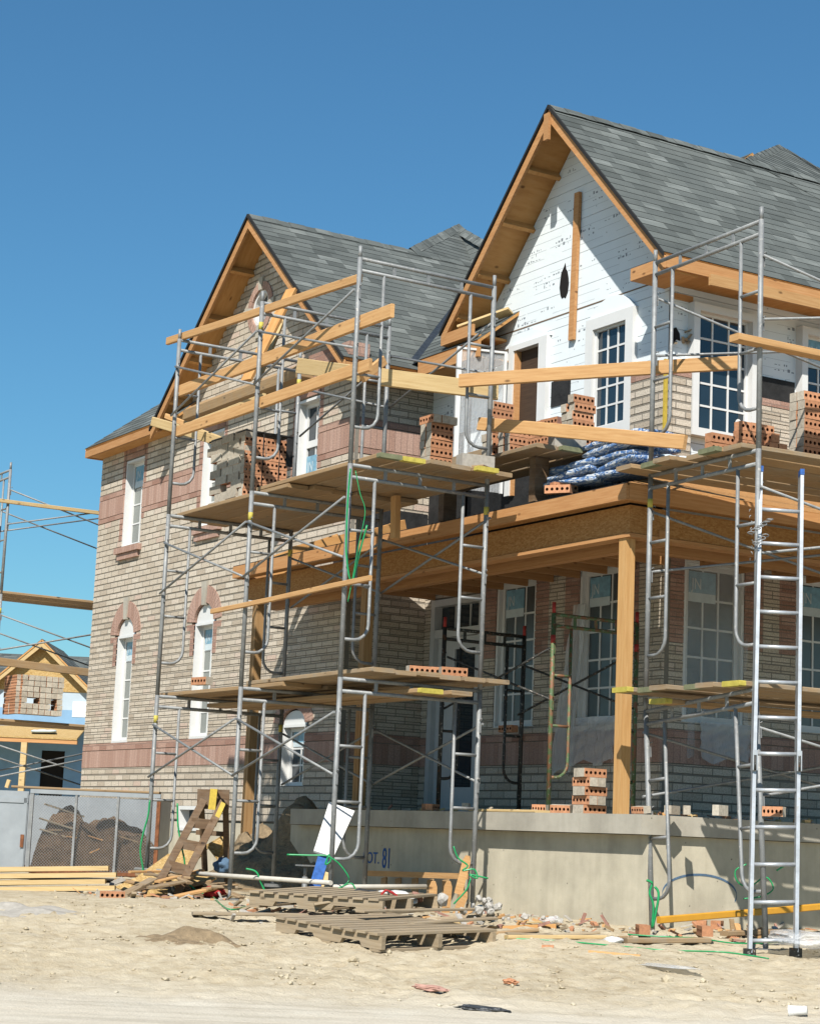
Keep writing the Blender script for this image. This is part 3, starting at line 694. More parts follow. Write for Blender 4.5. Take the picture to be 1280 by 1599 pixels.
# barge boards, soffit edges, fascias, lookouts
def barge(px_,pz_,m,e,y,name='barge_board',d=.105):
    for sgn in (-1,1):
        B=M(); q=[(px_,pz_-.045),(px_+sgn*e,pz_-m*e-.045),(px_+sgn*e,pz_-m*e-.045-d*1.15),(px_,pz_-.045-d*1.35)]
        B.prism(q,1,y-.005,y+.033,'beamwood'); B.build(name,house)
        T=M(); q=[(px_,pz_+.012),(px_+sgn*(e+.01),pz_-m*(e+.01)+.012),(px_+sgn*(e+.01),pz_-m*(e+.01)-.035),(px_,pz_-.035)]
        T.prism(q,1,y-.03,y-.006,'tar'); T.build('drip_edge',house)
barge(WPX,WPZ,WM,ef,y0); barge(LPX,LPZ,LM,LE,yl)
def lookouts(px_,pz_,m,y,yw,ts,e):
    for sgn in (-1,1):
        for t in ts:
            x=px_+sgn*e*t; z=pz_-m*e*t-.12
            B=M(); B.bar((x,y+.035,z),(x,yw-.004,z),.05,.10,'soffit',(sgn*m*.7,0,1)); B.build('lookout',house)
lookouts(WPX,WPZ,WM,y0,YG,(.22,.45,.68,.88),ef); lookouts(LPX,LPZ,LM,yl,YW,(.2,.42,.62,.82),LE)
B=M(); B.box(WPX-.045,WPX+.045,y0-.045,y0-.007,WPZ-.42,WPZ-.10,'beamwood'); B.build('ridge_block',house)
# cornice returns
def ret(x0,x1,y,yw,z0,z1):
    B=M(); B.box(x0,x1,y-.004,y+.03,z0,z1,'beamwood'); B.box(x0,x1,y+.0305,yw-.004,z0,z0+.03,'soffit'); B.build('cornice_return',house)
ret(3.42,WPX+ef-.042,y0+.036,YG,fz-.175,fz-.04); ret(WPX-ef,.42,y0,YG,fz-.17,fz-.03)
B=M(); B.bar((.05,y0+.05,fz-.01),(.62,YG-.1,fz+.16),.14,.03,'lumberY',(0,.3,1)) ; B.build('loose_soffit_board',house)
B=M(); B.box(-1.9,-.87,YW-.3,YW-.008,6.38,6.55,'pink'); B.build('brick_shelf',house)
B=M(); B.prism([(YW-.008,6.38),(YW-.20,6.38),(YW-.22,6.50),(YW-.008,6.64)],0,-6.75,-2.3,'plankO'); B.build('brick_shelf',house)
# eave fascias
def fascia(p0,p1,z0,z1,t,name='fascia',mat='beamwood'):
    B=M(); B.bar((p0[0],p0[1],(z0+z1)/2),(p1[0],p1[1],(z0+z1)/2),t,z1-z0,mat); B.build(name,house)
fascia((WPX+ef-.02,y0+.036),(WPX+ef-.02,9.5),fz-.155,fz-.02,.04)
fascia((LPX+LE-.02,yl+.04),(LPX+LE-.02,3.66),lz-.19,lz-.05,.04)
fascia((-.80,3.62),(.55,3.62),6.24,6.43,.04)
fascia((HX+.02,HY+.02),(-6.42,HY+.02),HZ-.145,HZ-.035,.04)
fascia((HX+.02,HY+.042),(HX+.02,8),HZ-.145,HZ-.035,.04)
for q in ((HX+.041,-6.42,HY+.045,YW-.004,HZ-.13,HZ-.11),(X2+.004,WPX+ef-.05,y0+.05,9.5,fz-.14,fz-.12),(XL+.004,LPX+LE-.045,yl+.05,3.6,lz-.17,lz-.15),(-.83,.5,3.645,YG-.004,6.25,6.27)):
    B=M(); B.box(*q,'soffit'); B.build('eave_soffit',house)
B=M(); B.bar((WPX+ef+.022,4.2,fz-.19),(WPX+ef+.022,9.4,fz-.15),.035,.12,'lumber'); B.build('loose_fascia_board',house)
# ------------------------------------------------------------------ porch (parts of the house)
YP,XP=1.88,5.72
PF=M()
PF.box(-.5,6.0,1.98,2.2,-.6,.67,'conc'); PF.box(5.8,6.0,2.2,9.5,-.6,.67,'conc'); PF.box(-.5,-.3,2.2,YW+.0,-.6,.67,'conc'); PF.build('porch_foundation',house)
PF=M(); PF.box(-.3,6.06,1.86,YW-.02,.675,.845,'concslab'); PF.box(-1.15,6.06,YW-.0199,YG-.002,.675,.845,'concslab'); PF.box(3.5,6.06,YG-.0019,9.5,.675,.845,'concslab'); PF.build('porch_slab',house)
def beam_run(p0,p1):
    pass
B=M(); B.box(-2.1,XP-.20,YP+.19,YP+.32,3.385,3.64,'osb'); B.build('porch_beam',house)
B=M(); B.box(XP-.32,XP-.19,YP+.321,9.5,3.385,3.64,'osb'); B.box(XP-.1999,XP-.19,YP+.19,YP+.3209,3.385,3.64,'osb'); B.build('porch_beam',house)
B=M(); B.box(-2.1,XP-.18,YP+.18,YP+.33,3.345,3.38,'beamwood'); B.box(XP-.33,XP-.18,YP+.331,9.5,3.345,3.38,'beamwood'); B.box(-2.1,XP-.03,YP+.03,YP+.185,3.66,3.67,'osb'); B.box(XP-.185,XP-.03,YP+.19,9.5,3.66,3.67,'osb'); B.build('beam_plate',house)
B=M(); B.box(-2.15,XP,YP-.005,YP+.0295,3.645,3.79,'beamwood'); B.build('porch_fascia',house)
B=M(); B.box(XP-.0295,XP+.005,YP+.0296,9.5,3.645,3.79,'beamwood'); B.build('porch_fascia',house)
B=M(); B.box(-2.12,XP-.17,2.4,2.5,3.30,3.44,'beamwood'); B.box(XP-.62,XP-.52,2.5,9.4,3.30,3.44,'beamwood')
for k in range(14):
    x=-1.0+k*.5
    if x<XP-.7: B.box(x,x+.04,YP+.325,YG-.01,3.5,3.62,'beamwood')
for k in range(10):
    y=4.5+k*.5; B.box(3.6,XP-.325,y,y+.04,3.5,3.62,'beamwood')
B.build('ceiling_joist',house)
PS=.30; yr=YG-.02; zr=3.80+PS*(yr-YP)
T=M(); D=M()
T.hexa([(-2.15,YP,3.775),(XP,YP,3.775),(X2,yr,zr-.03),(-.0,yr,zr-.03),(-2.15,YP,3.80),(XP,YP,3.80),(X2,yr,zr),(-.0,yr,zr)],'tar'); T.build('felted_porch_roof',house)
D.hexa([(XP,YP+.01,3.775),(XP,9.5,3.775),(X2+.02,9.5,zr-.03),(X2+.02,yr,zr-.03),(XP,YP+.01,3.80),(XP,9.5,3.80),(X2+.02,9.5,zr),(X2+.02,yr,zr)],'osb'); D.build('porch_roof_deck',house)
D=M(); D.box(X2+.003,X2+.012,YG,9.4,4.35,4.50,'black'); D.box(XL+.01,X2,YG-.012,YG-.003,4.1,4.98,'black'); D.box(XL+.003,XL+.012,YW+.1,YG-.02,3.9,4.6,'black'); D.build('wall_felt_strip',house)
# hip end rafters at the left end of the porch roof
for k,(a,b) in enumerate((((-2.1,YP+.03,3.70),(-1.25,YW-.1,4.15)),((-2.05,2.4,3.70),(-1.3,YW-.06,4.05)),((-1.6,YP+.03,3.72),(-1.2,YW-.06,4.12)),((-.7,YP+.03,3.82),(-.7,YW-.05,4.15)),((.6,YP+.2,3.86),(.4,YP+.9,4.12)))):
    B=M(); B.bar(a,b,.045,.14,'soffit'); B.build('porch_rafter',house)
B=M(); B.box(-2.15,-2.11,YP+.03,YW-.02,3.645,3.79,'beamwood'); B.build('porch_fascia',house)
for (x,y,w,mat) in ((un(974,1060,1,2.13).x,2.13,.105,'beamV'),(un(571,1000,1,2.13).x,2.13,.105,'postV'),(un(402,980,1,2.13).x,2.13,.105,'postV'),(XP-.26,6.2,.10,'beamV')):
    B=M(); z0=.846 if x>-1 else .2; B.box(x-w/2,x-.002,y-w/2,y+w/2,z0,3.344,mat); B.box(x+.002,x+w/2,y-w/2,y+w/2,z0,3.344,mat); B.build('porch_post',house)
# plastic sheet hanging beside the porch windows
def drape(w,a0,a1,z0,z1,skew,seed,b=-.03,nx=10,nz=14,mat='plastic'):
    rnd=random.Random(seed); Dm=M(); P=[]
    for j in range(nz+1):
        row=[]
        for i in range(nx+1):
            t=j/nz; a=a0+(a1-a0)*i/nx+skew*t*(1 if i<nx/2 else .6)*( -1 if a0<a1 else 1)
            row.append(w.pt(a,b-.05*abs(math.sin(i*1.7+seed))*(.3+t)+.012*math.sin(j*1.3+i),z1+(z0-z1)*t+.04*math.sin(i*1.1+seed)*t))
        P.append(row)
    for j in range(nz):
        for i in range(nx): Dm.face([P[j][i],P[j][i+1],P[j+1][i+1],P[j+1][i]],mat,True)
    return Dm
drape(WB,1.98,2.2,1.35,3.2,.32,2).build('plastic_sheet',house,merge=True,recalc=False)
drape(WB,2.05,2.83,1.45,1.95,.05,4).build('plastic_sheet',house,merge=True,recalc=False)
drape(WF,4.4,5.25,1.5,3.55,-.03,6,b=.03,mat='clear').build('plastic_sheet',house,merge=True,recalc=False)
drape(WF,4.6,5.3,1.5,1.9,.04,8).build('plastic_sheet',house,merge=True,recalc=False)
# writing on the concrete
tm=text_mesh('LOT.',.17,'bluepaint','painted_lot_number',house,.002,.95); tm.location=(1.16,1.976,.29); tm.rotation_euler=(R(90),0,0)
tm=text_mesh('81',.30,'bluepaint','painted_lot_number',house,.002,.62); tm.location=(1.56,1.976,.25); tm.rotation_euler=(R(90),0,0)
A=M(); pts=[]
for k in range(25):
    t=math.pi*(1.02-1.12*k/24); pts.append((2.57+.42*math.cos(t),.18+.17*math.sin(t)))
for (a,b),(c,d) in zip(pts,pts[1:]):
    A.hexa([(6.0005,a,b-.010),(6.003,a,b-.010),(6.003,c,d-.010),(6.0005,c,d-.010),(6.0005,a,b+.010),(6.003,a,b+.010),(6.003,c,d+.010),(6.0005,c,d+.010)],'bluegrey')
A.build('chalk_arc',house)

q=M(); q.box(X2+.115,X2+.14,YG-.15,YG-.11,4.45,5.68,'yellow'); tag(q.build('spirit_level'),'thin yellow mason level standing upright against the brick corner below the gable','level')
# ------------------------------------------------------------------ scaffolds
H_=1.98; W_=1.524; BAR=(H_-.012,H_-.125)
def leg_mesh(h,mat,band,tip=None,r=.0235):
    L_=M(); L_.tube([(0,0,0),(0,0,h)],r,mat,10); L_.tube([(0,0,h),(0,0,h+.11)],r*.8,tip or mat,8)
    if band: L_.tube([(0,0,h-.30),(0,0,h-.22)],r+.0012,band,10)
    for z in (1.66,1.10):
        L_.tube([(.028,-.004,z+.03),(.05,-.004,z+.045),(.062,-.004,z+.02),(.05,-.004,z-.005),(.036,-.004,z+.01)],.0055,mat,5); L_.box(.026,.036,-.012,.006,z-.09,z+.0,mat)
    return L_
def ladder_mesh(sg,mat,W=W_,off=.27):      # ladder rail beside a leg: post, J bend, two rungs
    q=M(); y=off*sg; r=.0165
    path=[(0,y,BAR[1]),(0,y,.50)]+[(0,y-sg*(off*.0+.15*(1-math.cos(R(a)))),.50-.15*math.sin(R(a))) for a in (20,45,70,90)]+[(0,sg*.02,.35)]
    q.tube(path,r,mat,8)
    for z in (1.36,.86): q.tube([(0,sg*.02,z),(0,y,z)],.0145,mat,8)
    return q
def frame_mesh(mat,W=W_):
    q=M(); q.tube([(0,.02,BAR[0]),(0,W-.02,BAR[0])],.0185,mat,8); q.tube([(0,.02,BAR[1]),(0,W-.02,BAR[1])],.0185,mat,8)
    for k in (.25,.5,.75): q.box(-.007,.007,W*k-.016,W*k+.016,BAR[1]+.016,BAR[0]-.016,mat)
    return q
def frame_proto(mat,band,W=W_,tip=None,off=.27):
    f=frame_mesh(mat,W).build('frame')
    a=leg_mesh(H_,mat,band,tip).build('leg',f); b=leg_mesh(H_,mat,band,tip).build('leg',f); b.location=(0,W,0)
    c=ladder_mesh(1,mat,W,off).build('ladder_rail',f); d=ladder_mesh(-1,mat,W,off).build('ladder_rail',f); d.location=(0,W,0)
    return f
def brace_obj(p0,p1,parent,mat='galv'):
    q=M(); q.tube([p0,p1],.0125,mat,7); o=q.build('cross_brace',parent); return o
def place_frame(proto,parent,x,y,z,rz=0,tilt=(0,0),first=False):
    f=proto if first else dup(proto)
    f.parent=parent; f.location=(x,y,z); f.rotation_euler=(tilt[0],tilt[1],rz)
    if not first and proto is fp:
        for c in f.children:
            if c.name.startswith('leg') and rl.random()<.6: c.data=PLAIN
    return f
def base(parent,x,y,z,gzv,mat='galv'):
    q=M(); q.tube([(x,y,gzv),(x,y,z+.02)],.016,mat,8); q.box(x-.07,x+.07,y-.07,y+.07,gzv-.02,gzv+.012,mat); q.build('base_jack',parent)
fp=frame_proto('galv','yellowend')
BAY=1.994
# main scaffold in front of the left gable and the porch
rl=random.Random(8); plain=leg_mesh(H_,'galv',None).build('leg'); PLAIN=plain.data; bpy.data.objects.remove(plain)
sc1=thing('scaffold','galvanised three lift scaffold standing in front of the left gable and porch','scaffold',(0,0,0))
first=True
for i in range(3):
    for l in range(3):
        zb=l*H_+(.0 if l else (.08,-.06,.04)[i]*0)
        place_frame(fp,sc1,i*BAY,0,zb,first=first); first=False
    for y in (0,W_):
        base(sc1,i*BAY,y,0.0,(.03,-.07,-.05)[i]-.03)
for i in range(2):
    for l in range(3):
        for y,o_ in ((-.03,0),(W_+.03,0)):
            if l==0 and y>1 and i==0 and False: continue
            z=l*H_
            brace_obj((i*BAY,y,z+1.66),((i+1)*BAY,y,z+1.10),sc1); brace_obj((i*BAY,y+(.016 if y>0 else -.016),z+1.10),((i+1)*BAY,y+(.016 if y>0 else -.016),z+1.66),sc1)
q=M(); q.tube([(-.15,-.06,.12),(4.1,-.06,.14)],.022,'pipe',8); q.build('base_rail',sc1)
q=M(); q.tube([(3.98,-.05,.10),(4.0,1.0,.13)],.022,'pipe',8); q.build('base_rail',sc1)
# right scaffold beside the side wall
A2=-.051; sc2=thing('scaffold','galvanised scaffold behind the aluminium ladder at the right side of the house','scaffold',(7.408,1.94,-.099),A2)
B2=3.05
for i in range(3):
    for l in range(3):
        f=place_frame(fp,sc2,0,i*B2,l*H_,R(90),first=False)
        if l==0: f.location=(.16 if i==0 else .0,i*B2,0); f.rotation_euler=(R(0),0,R(90)); f.rotation_euler=Euler((0,R(-4.6) if False else 0,R(90)))
        if l==0 and i==0:
            f.matrix_local=Matrix.Translation((0,0,H_))@Matrix.Rotation(R(-4.8),4,'Y')@Matrix.Translation((0,0,-H_))@Matrix.Rotation(R(90),4,'Z')
    for x in (0,-W_): base(sc2,x+(.165 if i==0 else 0),i*B2,0,-.10)
for i in range(2):
    for l in range(3):
        for x in (.03,-W_-.03):
            z=l*H_
            brace_obj((x,i*B2,z+1.66),(x,(i+1)*B2,z+1.10),sc2); brace_obj((x+.016,i*B2,z+1.10),(x+.016,(i+1)*B2,z+1.66),sc2)
# scaffold past the far left corner of the house
sc3=thing('scaffold','distant galvanised scaffold at the far left edge beyond the brick corner','scaffold',(-9.8,1.66,.10))
for i in range(3):
    for l in range(3): place_frame(fp,sc3,0,i*2.25,l*H_+.02,R(90))
for i in range(2):
    for l in range(3):
        z=l*H_+.02
        for x in (0,-W_):
            brace_obj((x,i*2.25,z+1.66),(x,(i+1)*2.25,z+1.10),sc3); brace_obj((x+.02,i*2.25,z+1.10),(x+.02,(i+1)*2.25,z+1.66),sc3)
# old green frames standing on the porch
gp=frame_proto('green','redpaint',1.05,'redpaint',.22)
sc4=thing('old_scaffold','old rusty green painted scaffold frames standing on the porch slab','scaffold',(3.62,2.62,.865))
place_frame(gp,sc4,0,0,0,first=True); 
gd=frame_proto('darksteel',None,1.05,'redpaint',.22); place_frame(gd,sc4,-2.02,0,0,first=True)
for (a,b) in (((0,.03,1.66),(-2.02,.03,1.1)),((0,.05,1.1),(-2.02,.05,1.66)),((0,1.0,1.66),(-2.02,1.0,1.1)),((0,1.02,1.1),(-2.02,1.02,1.66))): brace_obj(a,b,sc4,'darksteel')
# ------------------------------------------------------------------ planks and boards (each a thing)
def board(name,label,cat,p0,p1,w,h,mat,group=None,ends=None,roll=0,cup=0):
    p0=Vector(p0);p1=Vector(p1); ln=(p1-p0).length; q=M(); rnd=random.Random(hash((round(p0.x*97),round(p0.y*89),round(p1.z*83)))&0xffff)
    n=max(2,int(ln/.6)); ch=min(.006,h*.2)
    sec=[(-w/2,-h/2+ch),(-w/2+ch,-h/2),(w/2-ch,-h/2),(w/2,-h/2+ch),(w/2,h/2-ch),(w/2-ch,h/2),(-w/2+ch,h/2),(-w/2,h/2-ch)]
    ph=rnd.uniform(0,6); rings=[]
    for k in range(n+1):
        x=ln*k/n; dz=.004*math.sin(ph+x*1.7)+cup*math.sin(math.pi*k/n); dy=.003*math.sin(ph*2+x*1.1)
        e=rnd.uniform(-.006,.006) if k in (0,n) else 0
        rings.append([(x+(e*s[0]/w*2),s[0]+dy,s[1]+dz) for s in sec])
    for a,b in zip(rings,rings[1:]):
        for k in range(8): q.face([a[k],a[(k+1)%8],b[(k+1)%8],b[k]],mat)
    q.face(rings[0][::-1],(ends or (mat,mat))[0]); q.face(rings[-1],(ends or (mat,mat))[1])
    if ends:
        for i,R0 in ((0,rings[0]),(1,rings[-1])):
            if ends[i] in ('yellowend','greenend'):
                s=1 if i==0 else -1; R1=[(v[0]+s*.07,v[1],v[2]) for v in R0]; c=.0012
                g=[(v[0]-s*.0012,v[1]*(1+c*6),v[2]+ (c if v[2]>0 else -c)) for v in R0]; g2=[(v[0],v[1]*(1+c*6),v[2]+(c if v[2]>0 else -c)) for v in R1]
                for k in range(8): q.face([g[k],g[(k+1)%8],g2[(k+1)%8],g2[k]],ends[i])
                q.face(g if i else g[::-1],ends[i])
    o=q.build(name)
    d=(p1-p0).normalized(); up=Vector((0,0,1))
    yv=up.cross(d).normalized(); zv=d.cross(yv)
    m=Matrix((d,yv,zv)).transposed().to_4x4()@Matrix.Rotation(roll,4,'X'); m.translation=p0; o.matrix_world=m
    return tag(o,label,cat,group)
def plank(label,p0,p1,mat='plank',group=None,ends=None,w=.235,h=.042,name='scaffold_plank',cat='plank',roll=0): return board(name,label,cat,p0,p1,w,h,mat,group,ends,roll)
G1='planks of the main scaffold upper platform'; zt=H_*2+.005+.021
ys=[.28,.53,.78,1.03,1.28,1.52]
seq=['outermost','second from outside','third from outside','fourth from outside','fifth from outside','innermost, nearest the wall']
for k,y in enumerate(ys):
    plank('%s tan plank of the upper platform, left bay of the main scaffold'%seq[k],(-.26-.07*(k%3),y,zt),(2.45+.1*(k%2),y,zt),'plankO' if k<3 else 'plank',G1)
    e=('plank',('greenend','yellowend','plank','plank','yellowend','plank')[k])
    plank('%s weathered plank of the upper platform, right bay of the main scaffold'%seq[k],(1.75-.1*(k%2),y+.01,zt+.044),(4.22+(.02,.0,.04,.0,.10,.02)[k],y+.01+(0,.01,.03,.02,.02,0)[k],zt+.05),'plankO' if k in(0,4) else 'plank',G1,e)
plank('short pale plank lying askew over the right end of the upper platform planks',(3.35,.95,zt+.095),(4.15,1.42,zt+.095),'plankO',G1,w=.2)
G1b='planks of the main scaffold lower platform'; zl=H_+.005+.021
for k,y in enumerate([.32,.57,.82,1.07,1.33,1.58]):
    plank('%s plank of the lower platform, left bay of the main scaffold'%seq[k],(-.45+.09*(k%3),y,zl),(2.5-.1*(k%2),y,zl),'plankO' if k<2 else 'plank',G1b)
    plank('%s rough plank of the lower platform, right bay of the main scaffold'%seq[k],(1.7,y,zl+.044),(4.15+.03*(k%3)+(.06 if k==0 else 0),y+.01,zl+.05),'plank',G1b,('plank','plank'))
plank('yellow ended plank slung under the lower platform, middle of the main scaffold',(.2,.62,BAR[1]+.04),(4.3,.80,BAR[1]+.045),'plankO',G1b,('plank','yellowend'))
plank('pale plank slung under the lower platform next to the yellow ended one',(.3,.98,BAR[1]+.04),(4.3,1.12,BAR[1]+.045),'plankO',G1b,('plank','plank'))
# guard boards of the main scaffold
GB_='guard boards on the main scaffold'
def rail(label,p0,p1,h=.09,w=.04,mat='lumber',g=GB_,name='guard_board',roll=0): return board(name,label,'board',p0,p1,w,h,mat,g,None,roll)
rail('topmost guard board across the front of the left gable',(-.42,.045,6.00),(3.93,.045,5.76),.085,mat='lumber')
rail('second guard board from the top, rising past the round window',(-.0,.045,5.35),(4.55,.045,5.31),.13,mat='lumber')
rail('third guard board, doubled, at waist height of the upper platform',(-.05,.045,4.89),(4.2,.045,4.87),.12,mat='lumber')
rail('pale board nailed behind the waist high guard board',(.1,.10,4.93),(1.95,.10,4.95),.10,mat='lumberY')
rail('pale yellow guard board across the scaffold end toward the white gable',un(593,588,2,4.93),un(777,612,2,4.93),.17,.04,'lumberY')
rail('long tan guard board running from the main scaffold to the right scaffold',un(718,594,2,4.93),un(1157,566,2,4.93),.13,.04,'lumberO' if False else 'lumber')
rail('low orange guard board in front of the brick stacks below the white gable',un(748,662,1,1.62),un(1070,690,1,2.0),.13,.04,'lumber')
rail('thin yellow board rail halfway up the main scaffold front',un(330,955,1,-.045),un(579,903,1,-.045),.05,.03,'lumber')
rail('short pale board lying on the guard board right of the brick window',un(466,571,1,1.0),un(560,583,1,1.0),.17,.04,'lumberY')
rail('orange board poking out left at the foot of the left gable rake',un(238,658,1,.35),un(345,690,1,.55),.11,.04,'lumberY')
rail('short orange stick crossing the board at the foot of the left rake',un(260,650,1,.2),un(305,668,1,.3),.06,.04,'lumber')
rail('curved pale offcut dangling under the left boards',un(300,672,1,.5),un(350,690,1,.7),.10,.03,'lumberY')
rail('wide orange timber leaning on the left gable beside the round window',un(455,452,1,2.45),un(385,595,1,1.75),.05,.16,'soffit')
rail('slim orange timber leaning beside the wide one on the left gable',un(440,500,1,2.5),un(400,600,1,1.9),.05,.07,'lumberY')
rail('brown block of timber on the upper right end of the main scaffold',un(565,590,1,1.0),un(600,562,1,1.3),.10,.05,'lumber')
# platform over the porch roof below the white gable
G3='planks of the platform below the white gable'
for k in range(3):
    plank('%s plank of the platform over the porch roof below the white gable'%(('front','middle','back')[k]),(1.9,1.92+.26*k,4.30),(4.54+.05*(k==1),1.80+.27*k+.02,4.30),'plank',G3,('plank','greenend' if k==1 else 'plank'))
plank('thick plank on edge along the back of the platform below the white gable',un(655,738,1,2.75),un(847,688,1,2.55),'plank',G3,None,.05,.15)
for k,(x,y) in enumerate(((2.3,2.15),(4.1,2.05))):
    q=M(); z0=3.80+PS*(y-YP-.05); q.box(-.05,.05,-.08,.08,z0-4.0,4.276-4.0,'darkwood'); o=q.build('support_crib'); o.location=(x,y,4.0); tag(o,'timber crib carrying the %s end of the platform over the porch roof'%('left','right')[k],'crib','timber cribs on the porch roof')
# right scaffold platforms
G4='planks of the right scaffold platforms'
c2,s2=math.cos(A2),math.sin(A2)
def l2(x,y,z): return (7.408+c2*x-s2*y,1.94+s2*x+c2*y,z-.099)
for k in range(6):
    x=-W_+.0+.27*k; t=(-.30,-.22,-.28,-.12,-.20,-.14)[k]
    plank('%s plank of the upper platform on the right scaffold'%(('innermost','second inner','third inner','third outer','second outer','outermost')[k]),l2(x,t,2*H_+.026),l2(x,3.5,2*H_+.026),'plank' if k%2 else 'plankO',G4,(('plank','greenend','plank','plank','greenend','plank')[k],'plank'))
    plank('%s plank of the lower platform on the right scaffold'%(('innermost','second inner','third inner','third outer','second outer','outermost')[k]),l2(x+.05,t-.02,H_+.026),l2(x+.05,3.5,H_+.026),'plank',G4,(('yellowend','greenend','plank','greenend','plank','yellowend')[k],'plank'))
plank('yellow ended plank slung below the lower platform of the right scaffold',l2(-1.05,-.22,BAR[1]+.04),l2(-1.0,3.4,BAR[1]+.04),'plankO',G4,('yellowend','plank'))
rail('upper tan guard board at the right edge passing the side window',l2(.035,-.3,4.86),l2(.035,3.3,4.80),.06,.12,'lumber','guard boards on the right scaffold')
# far left scaffold
def l3(x,y,z): return (-9.8+x,1.66+y,z+.12)
G5='planks on the distant left scaffold'
for k in range(4):
    plank('%s plank of the upper platform on the distant left scaffold'%seq[k],l3(-.1-.26*k,-.5,2*H_+.03),l3(-.1-.26*k,4.4,2*H_+.03),'plankO',G5)
    plank('%s plank of the lower platform on the distant left scaffold'%seq[k],l3(-.1-.26*k,-.5,H_+.03),l3(-.1-.26*k,4.4,H_+.03),'plankO',G5)
rail('yellowish guard board high on the distant left scaffold',l3(.04,-.5,5.42),l3(.04,1.6,5.42),.06,.04,'lumberY',G5)
rail('brown guard board low on the distant left scaffold',l3(.04,-.5,2.93),l3(.04,1.7,2.85),.12,.04,'plankO',G5)
# ------------------------------------------------------------------ bricks
BL,BD,BH=.257,.09,.079
def brick_mesh():
    q=M(); hx,hy,hz=BL/2,BD/2,BH/2
    for s in (-1,1):
        q.face([(s*hx,-hy,-hz),(s*hx,hy,-hz),(s*hx,hy,hz),(s*hx,-hy,hz)],'claygrey'); q.face([(-hx,-hy,s*hz),(hx,-hy,s*hz),(hx,hy,s*hz),(-hx,hy,s*hz)],'claygrey')
        n=5; cw=BL/n; r=.0155
        for k in range(n):
            cx=-hx+cw*(k+.5); rect_=[]; ho=[]
            for j in range(12):
                a=2*math.pi*j/12; c,d=math.cos(a),math.sin(a); t=min((cw/2)/abs(c) if abs(c)>1e-6 else 9,hz/abs(d) if abs(d)>1e-6 else 9)
                rect_.append((cx+c*t,s*hy,d*t)); ho.append((cx+c*r,s*hy,d*r))
            cor=[(cx+a*cw/2,s*hy,b*hz) for a,b in ((1,1),(-1,1),(-1,-1),(1,-1))]
            for j in range(12):
                i=(j+1)%12; q.face([rect_[j],rect_[i],ho[i],ho[j]],'clay')
            # corner fillers of the square cell
            for c4 in cor:
                near=sorted(range(12),key=lambda j:(rect_[j][0]-c4[0])**2+(rect_[j][2]-c4[2])**2)[:2]; q.face([rect_[near[0]],c4,rect_[near[1]]],'clay')
            ins=[(v[0],s*(hy-.035),v[2]) for v in ho]
            for j in range(12):
                i=(j+1)%12; q.face([ho[j],ho[i],ins[i],ins[j]],'claydark')
            q.face(ins,'claydark')
    o=q.build('brick',recalc=False); me=o.data
    import bmesh
    bm=bmesh.new(); bm.from_mesh(me); bmesh.ops.remove_doubles(bm,verts=bm.verts,dist=1e-5); bmesh.ops.recalc_face_normals(bm,faces=bm.faces); bm.to_mesh(me); bm.free()
    bpy.data.objects.remove(o); return me
BM=brick_mesh(); rb=random.Random(21)
def alt(me,a,b):
    m2=me.copy()
    for i,m in enumerate(m2.materials):
        if m==MT[a]: m2.materials[i]=MT[b]
    return m2
BMO=alt(BM,'claygrey','clay'); BMP=alt(BM,'claygrey','claypink')
def brick(p,rot,label,group,mesh=None,jit=.006):
    o=bpy.data.objects.new('brick',mesh or BM); C.objects.link(o)
    o.location=(p[0]+rb.uniform(-jit,jit),p[1]+rb.uniform(-jit,jit),p[2]); o.rotation_euler=(rot[0],rot[1],rot[2]+rb.uniform(-.025,.025)); return tag(o,label,'brick',group)
Q90=R(90)
# cube of bricks on the upper platform, half unpacked
zb=zt+.024+BH/2+.02; lab='brick in the big grey faced cube on the upper platform by the left windows'; gr='bricks of the cube on the upper platform'
cx,cy=.93,.42
for r in range(9):
    z=zb+r*(BD+.007)*.93
    for k in range(4):
        if (r,k) in ((2,1),(3,2),(1,2)): continue
        x=cx-.14-BL/2-(k)*(BL+.016)+(.0 if r%2 else .12)+rb.uniform(-.02,.02)
        if x<.12: continue
        brick((x,cy+.04,z),(Q90,0,0),lab,gr)
lab2='orange holed brick in the end face of the big cube on the upper platform'; gr2='holed bricks of the cube on the upper platform'
for r in range(9 if True else 0):
    for k in range(2):
        brick((cx-.045,cy+.13+k*(BL+.004),zb-.006+r*(BH+.004)),(0,0,Q90),lab2,gr2)
q=M()
for y in (cy+.22,cy+.42):
    q.tube([(cx+.004,y,zb-.03),(cx+.006,y,zb+.74),(cx-.35,y,zb+.76)],.006,'black',5)
q.hexa([(cx-.9,cy+.0,zb+.745),(cx+.01,cy+.0,zb+.745),(cx+.02,cy+.56,zb+.745),(cx-.9,cy+.56,zb+.745),(cx-.9,cy+.0,zb+.757),(cx+.01,cy+.0,zb+.757),(cx+.02,cy+.56,zb+.757),(cx-.9,cy+.56,zb+.757)],'black')
q.box(cx+.0,cx+.012,cy+.50,cy+.58,zb+.42,zb+.757,'black')
tag(q.build('packing_sheet'),'black plastic sheet and straps over the brick cube on the upper platform','sheet')
for k in range(5): brick((cx+.0,cy+.72+.0*k+(k//2)*.10,zb+(k%2)*(BH+.003)-.006),(0,0,Q90),'orange brick in the low pile just right of the big brick cube','bricks beside the cube')
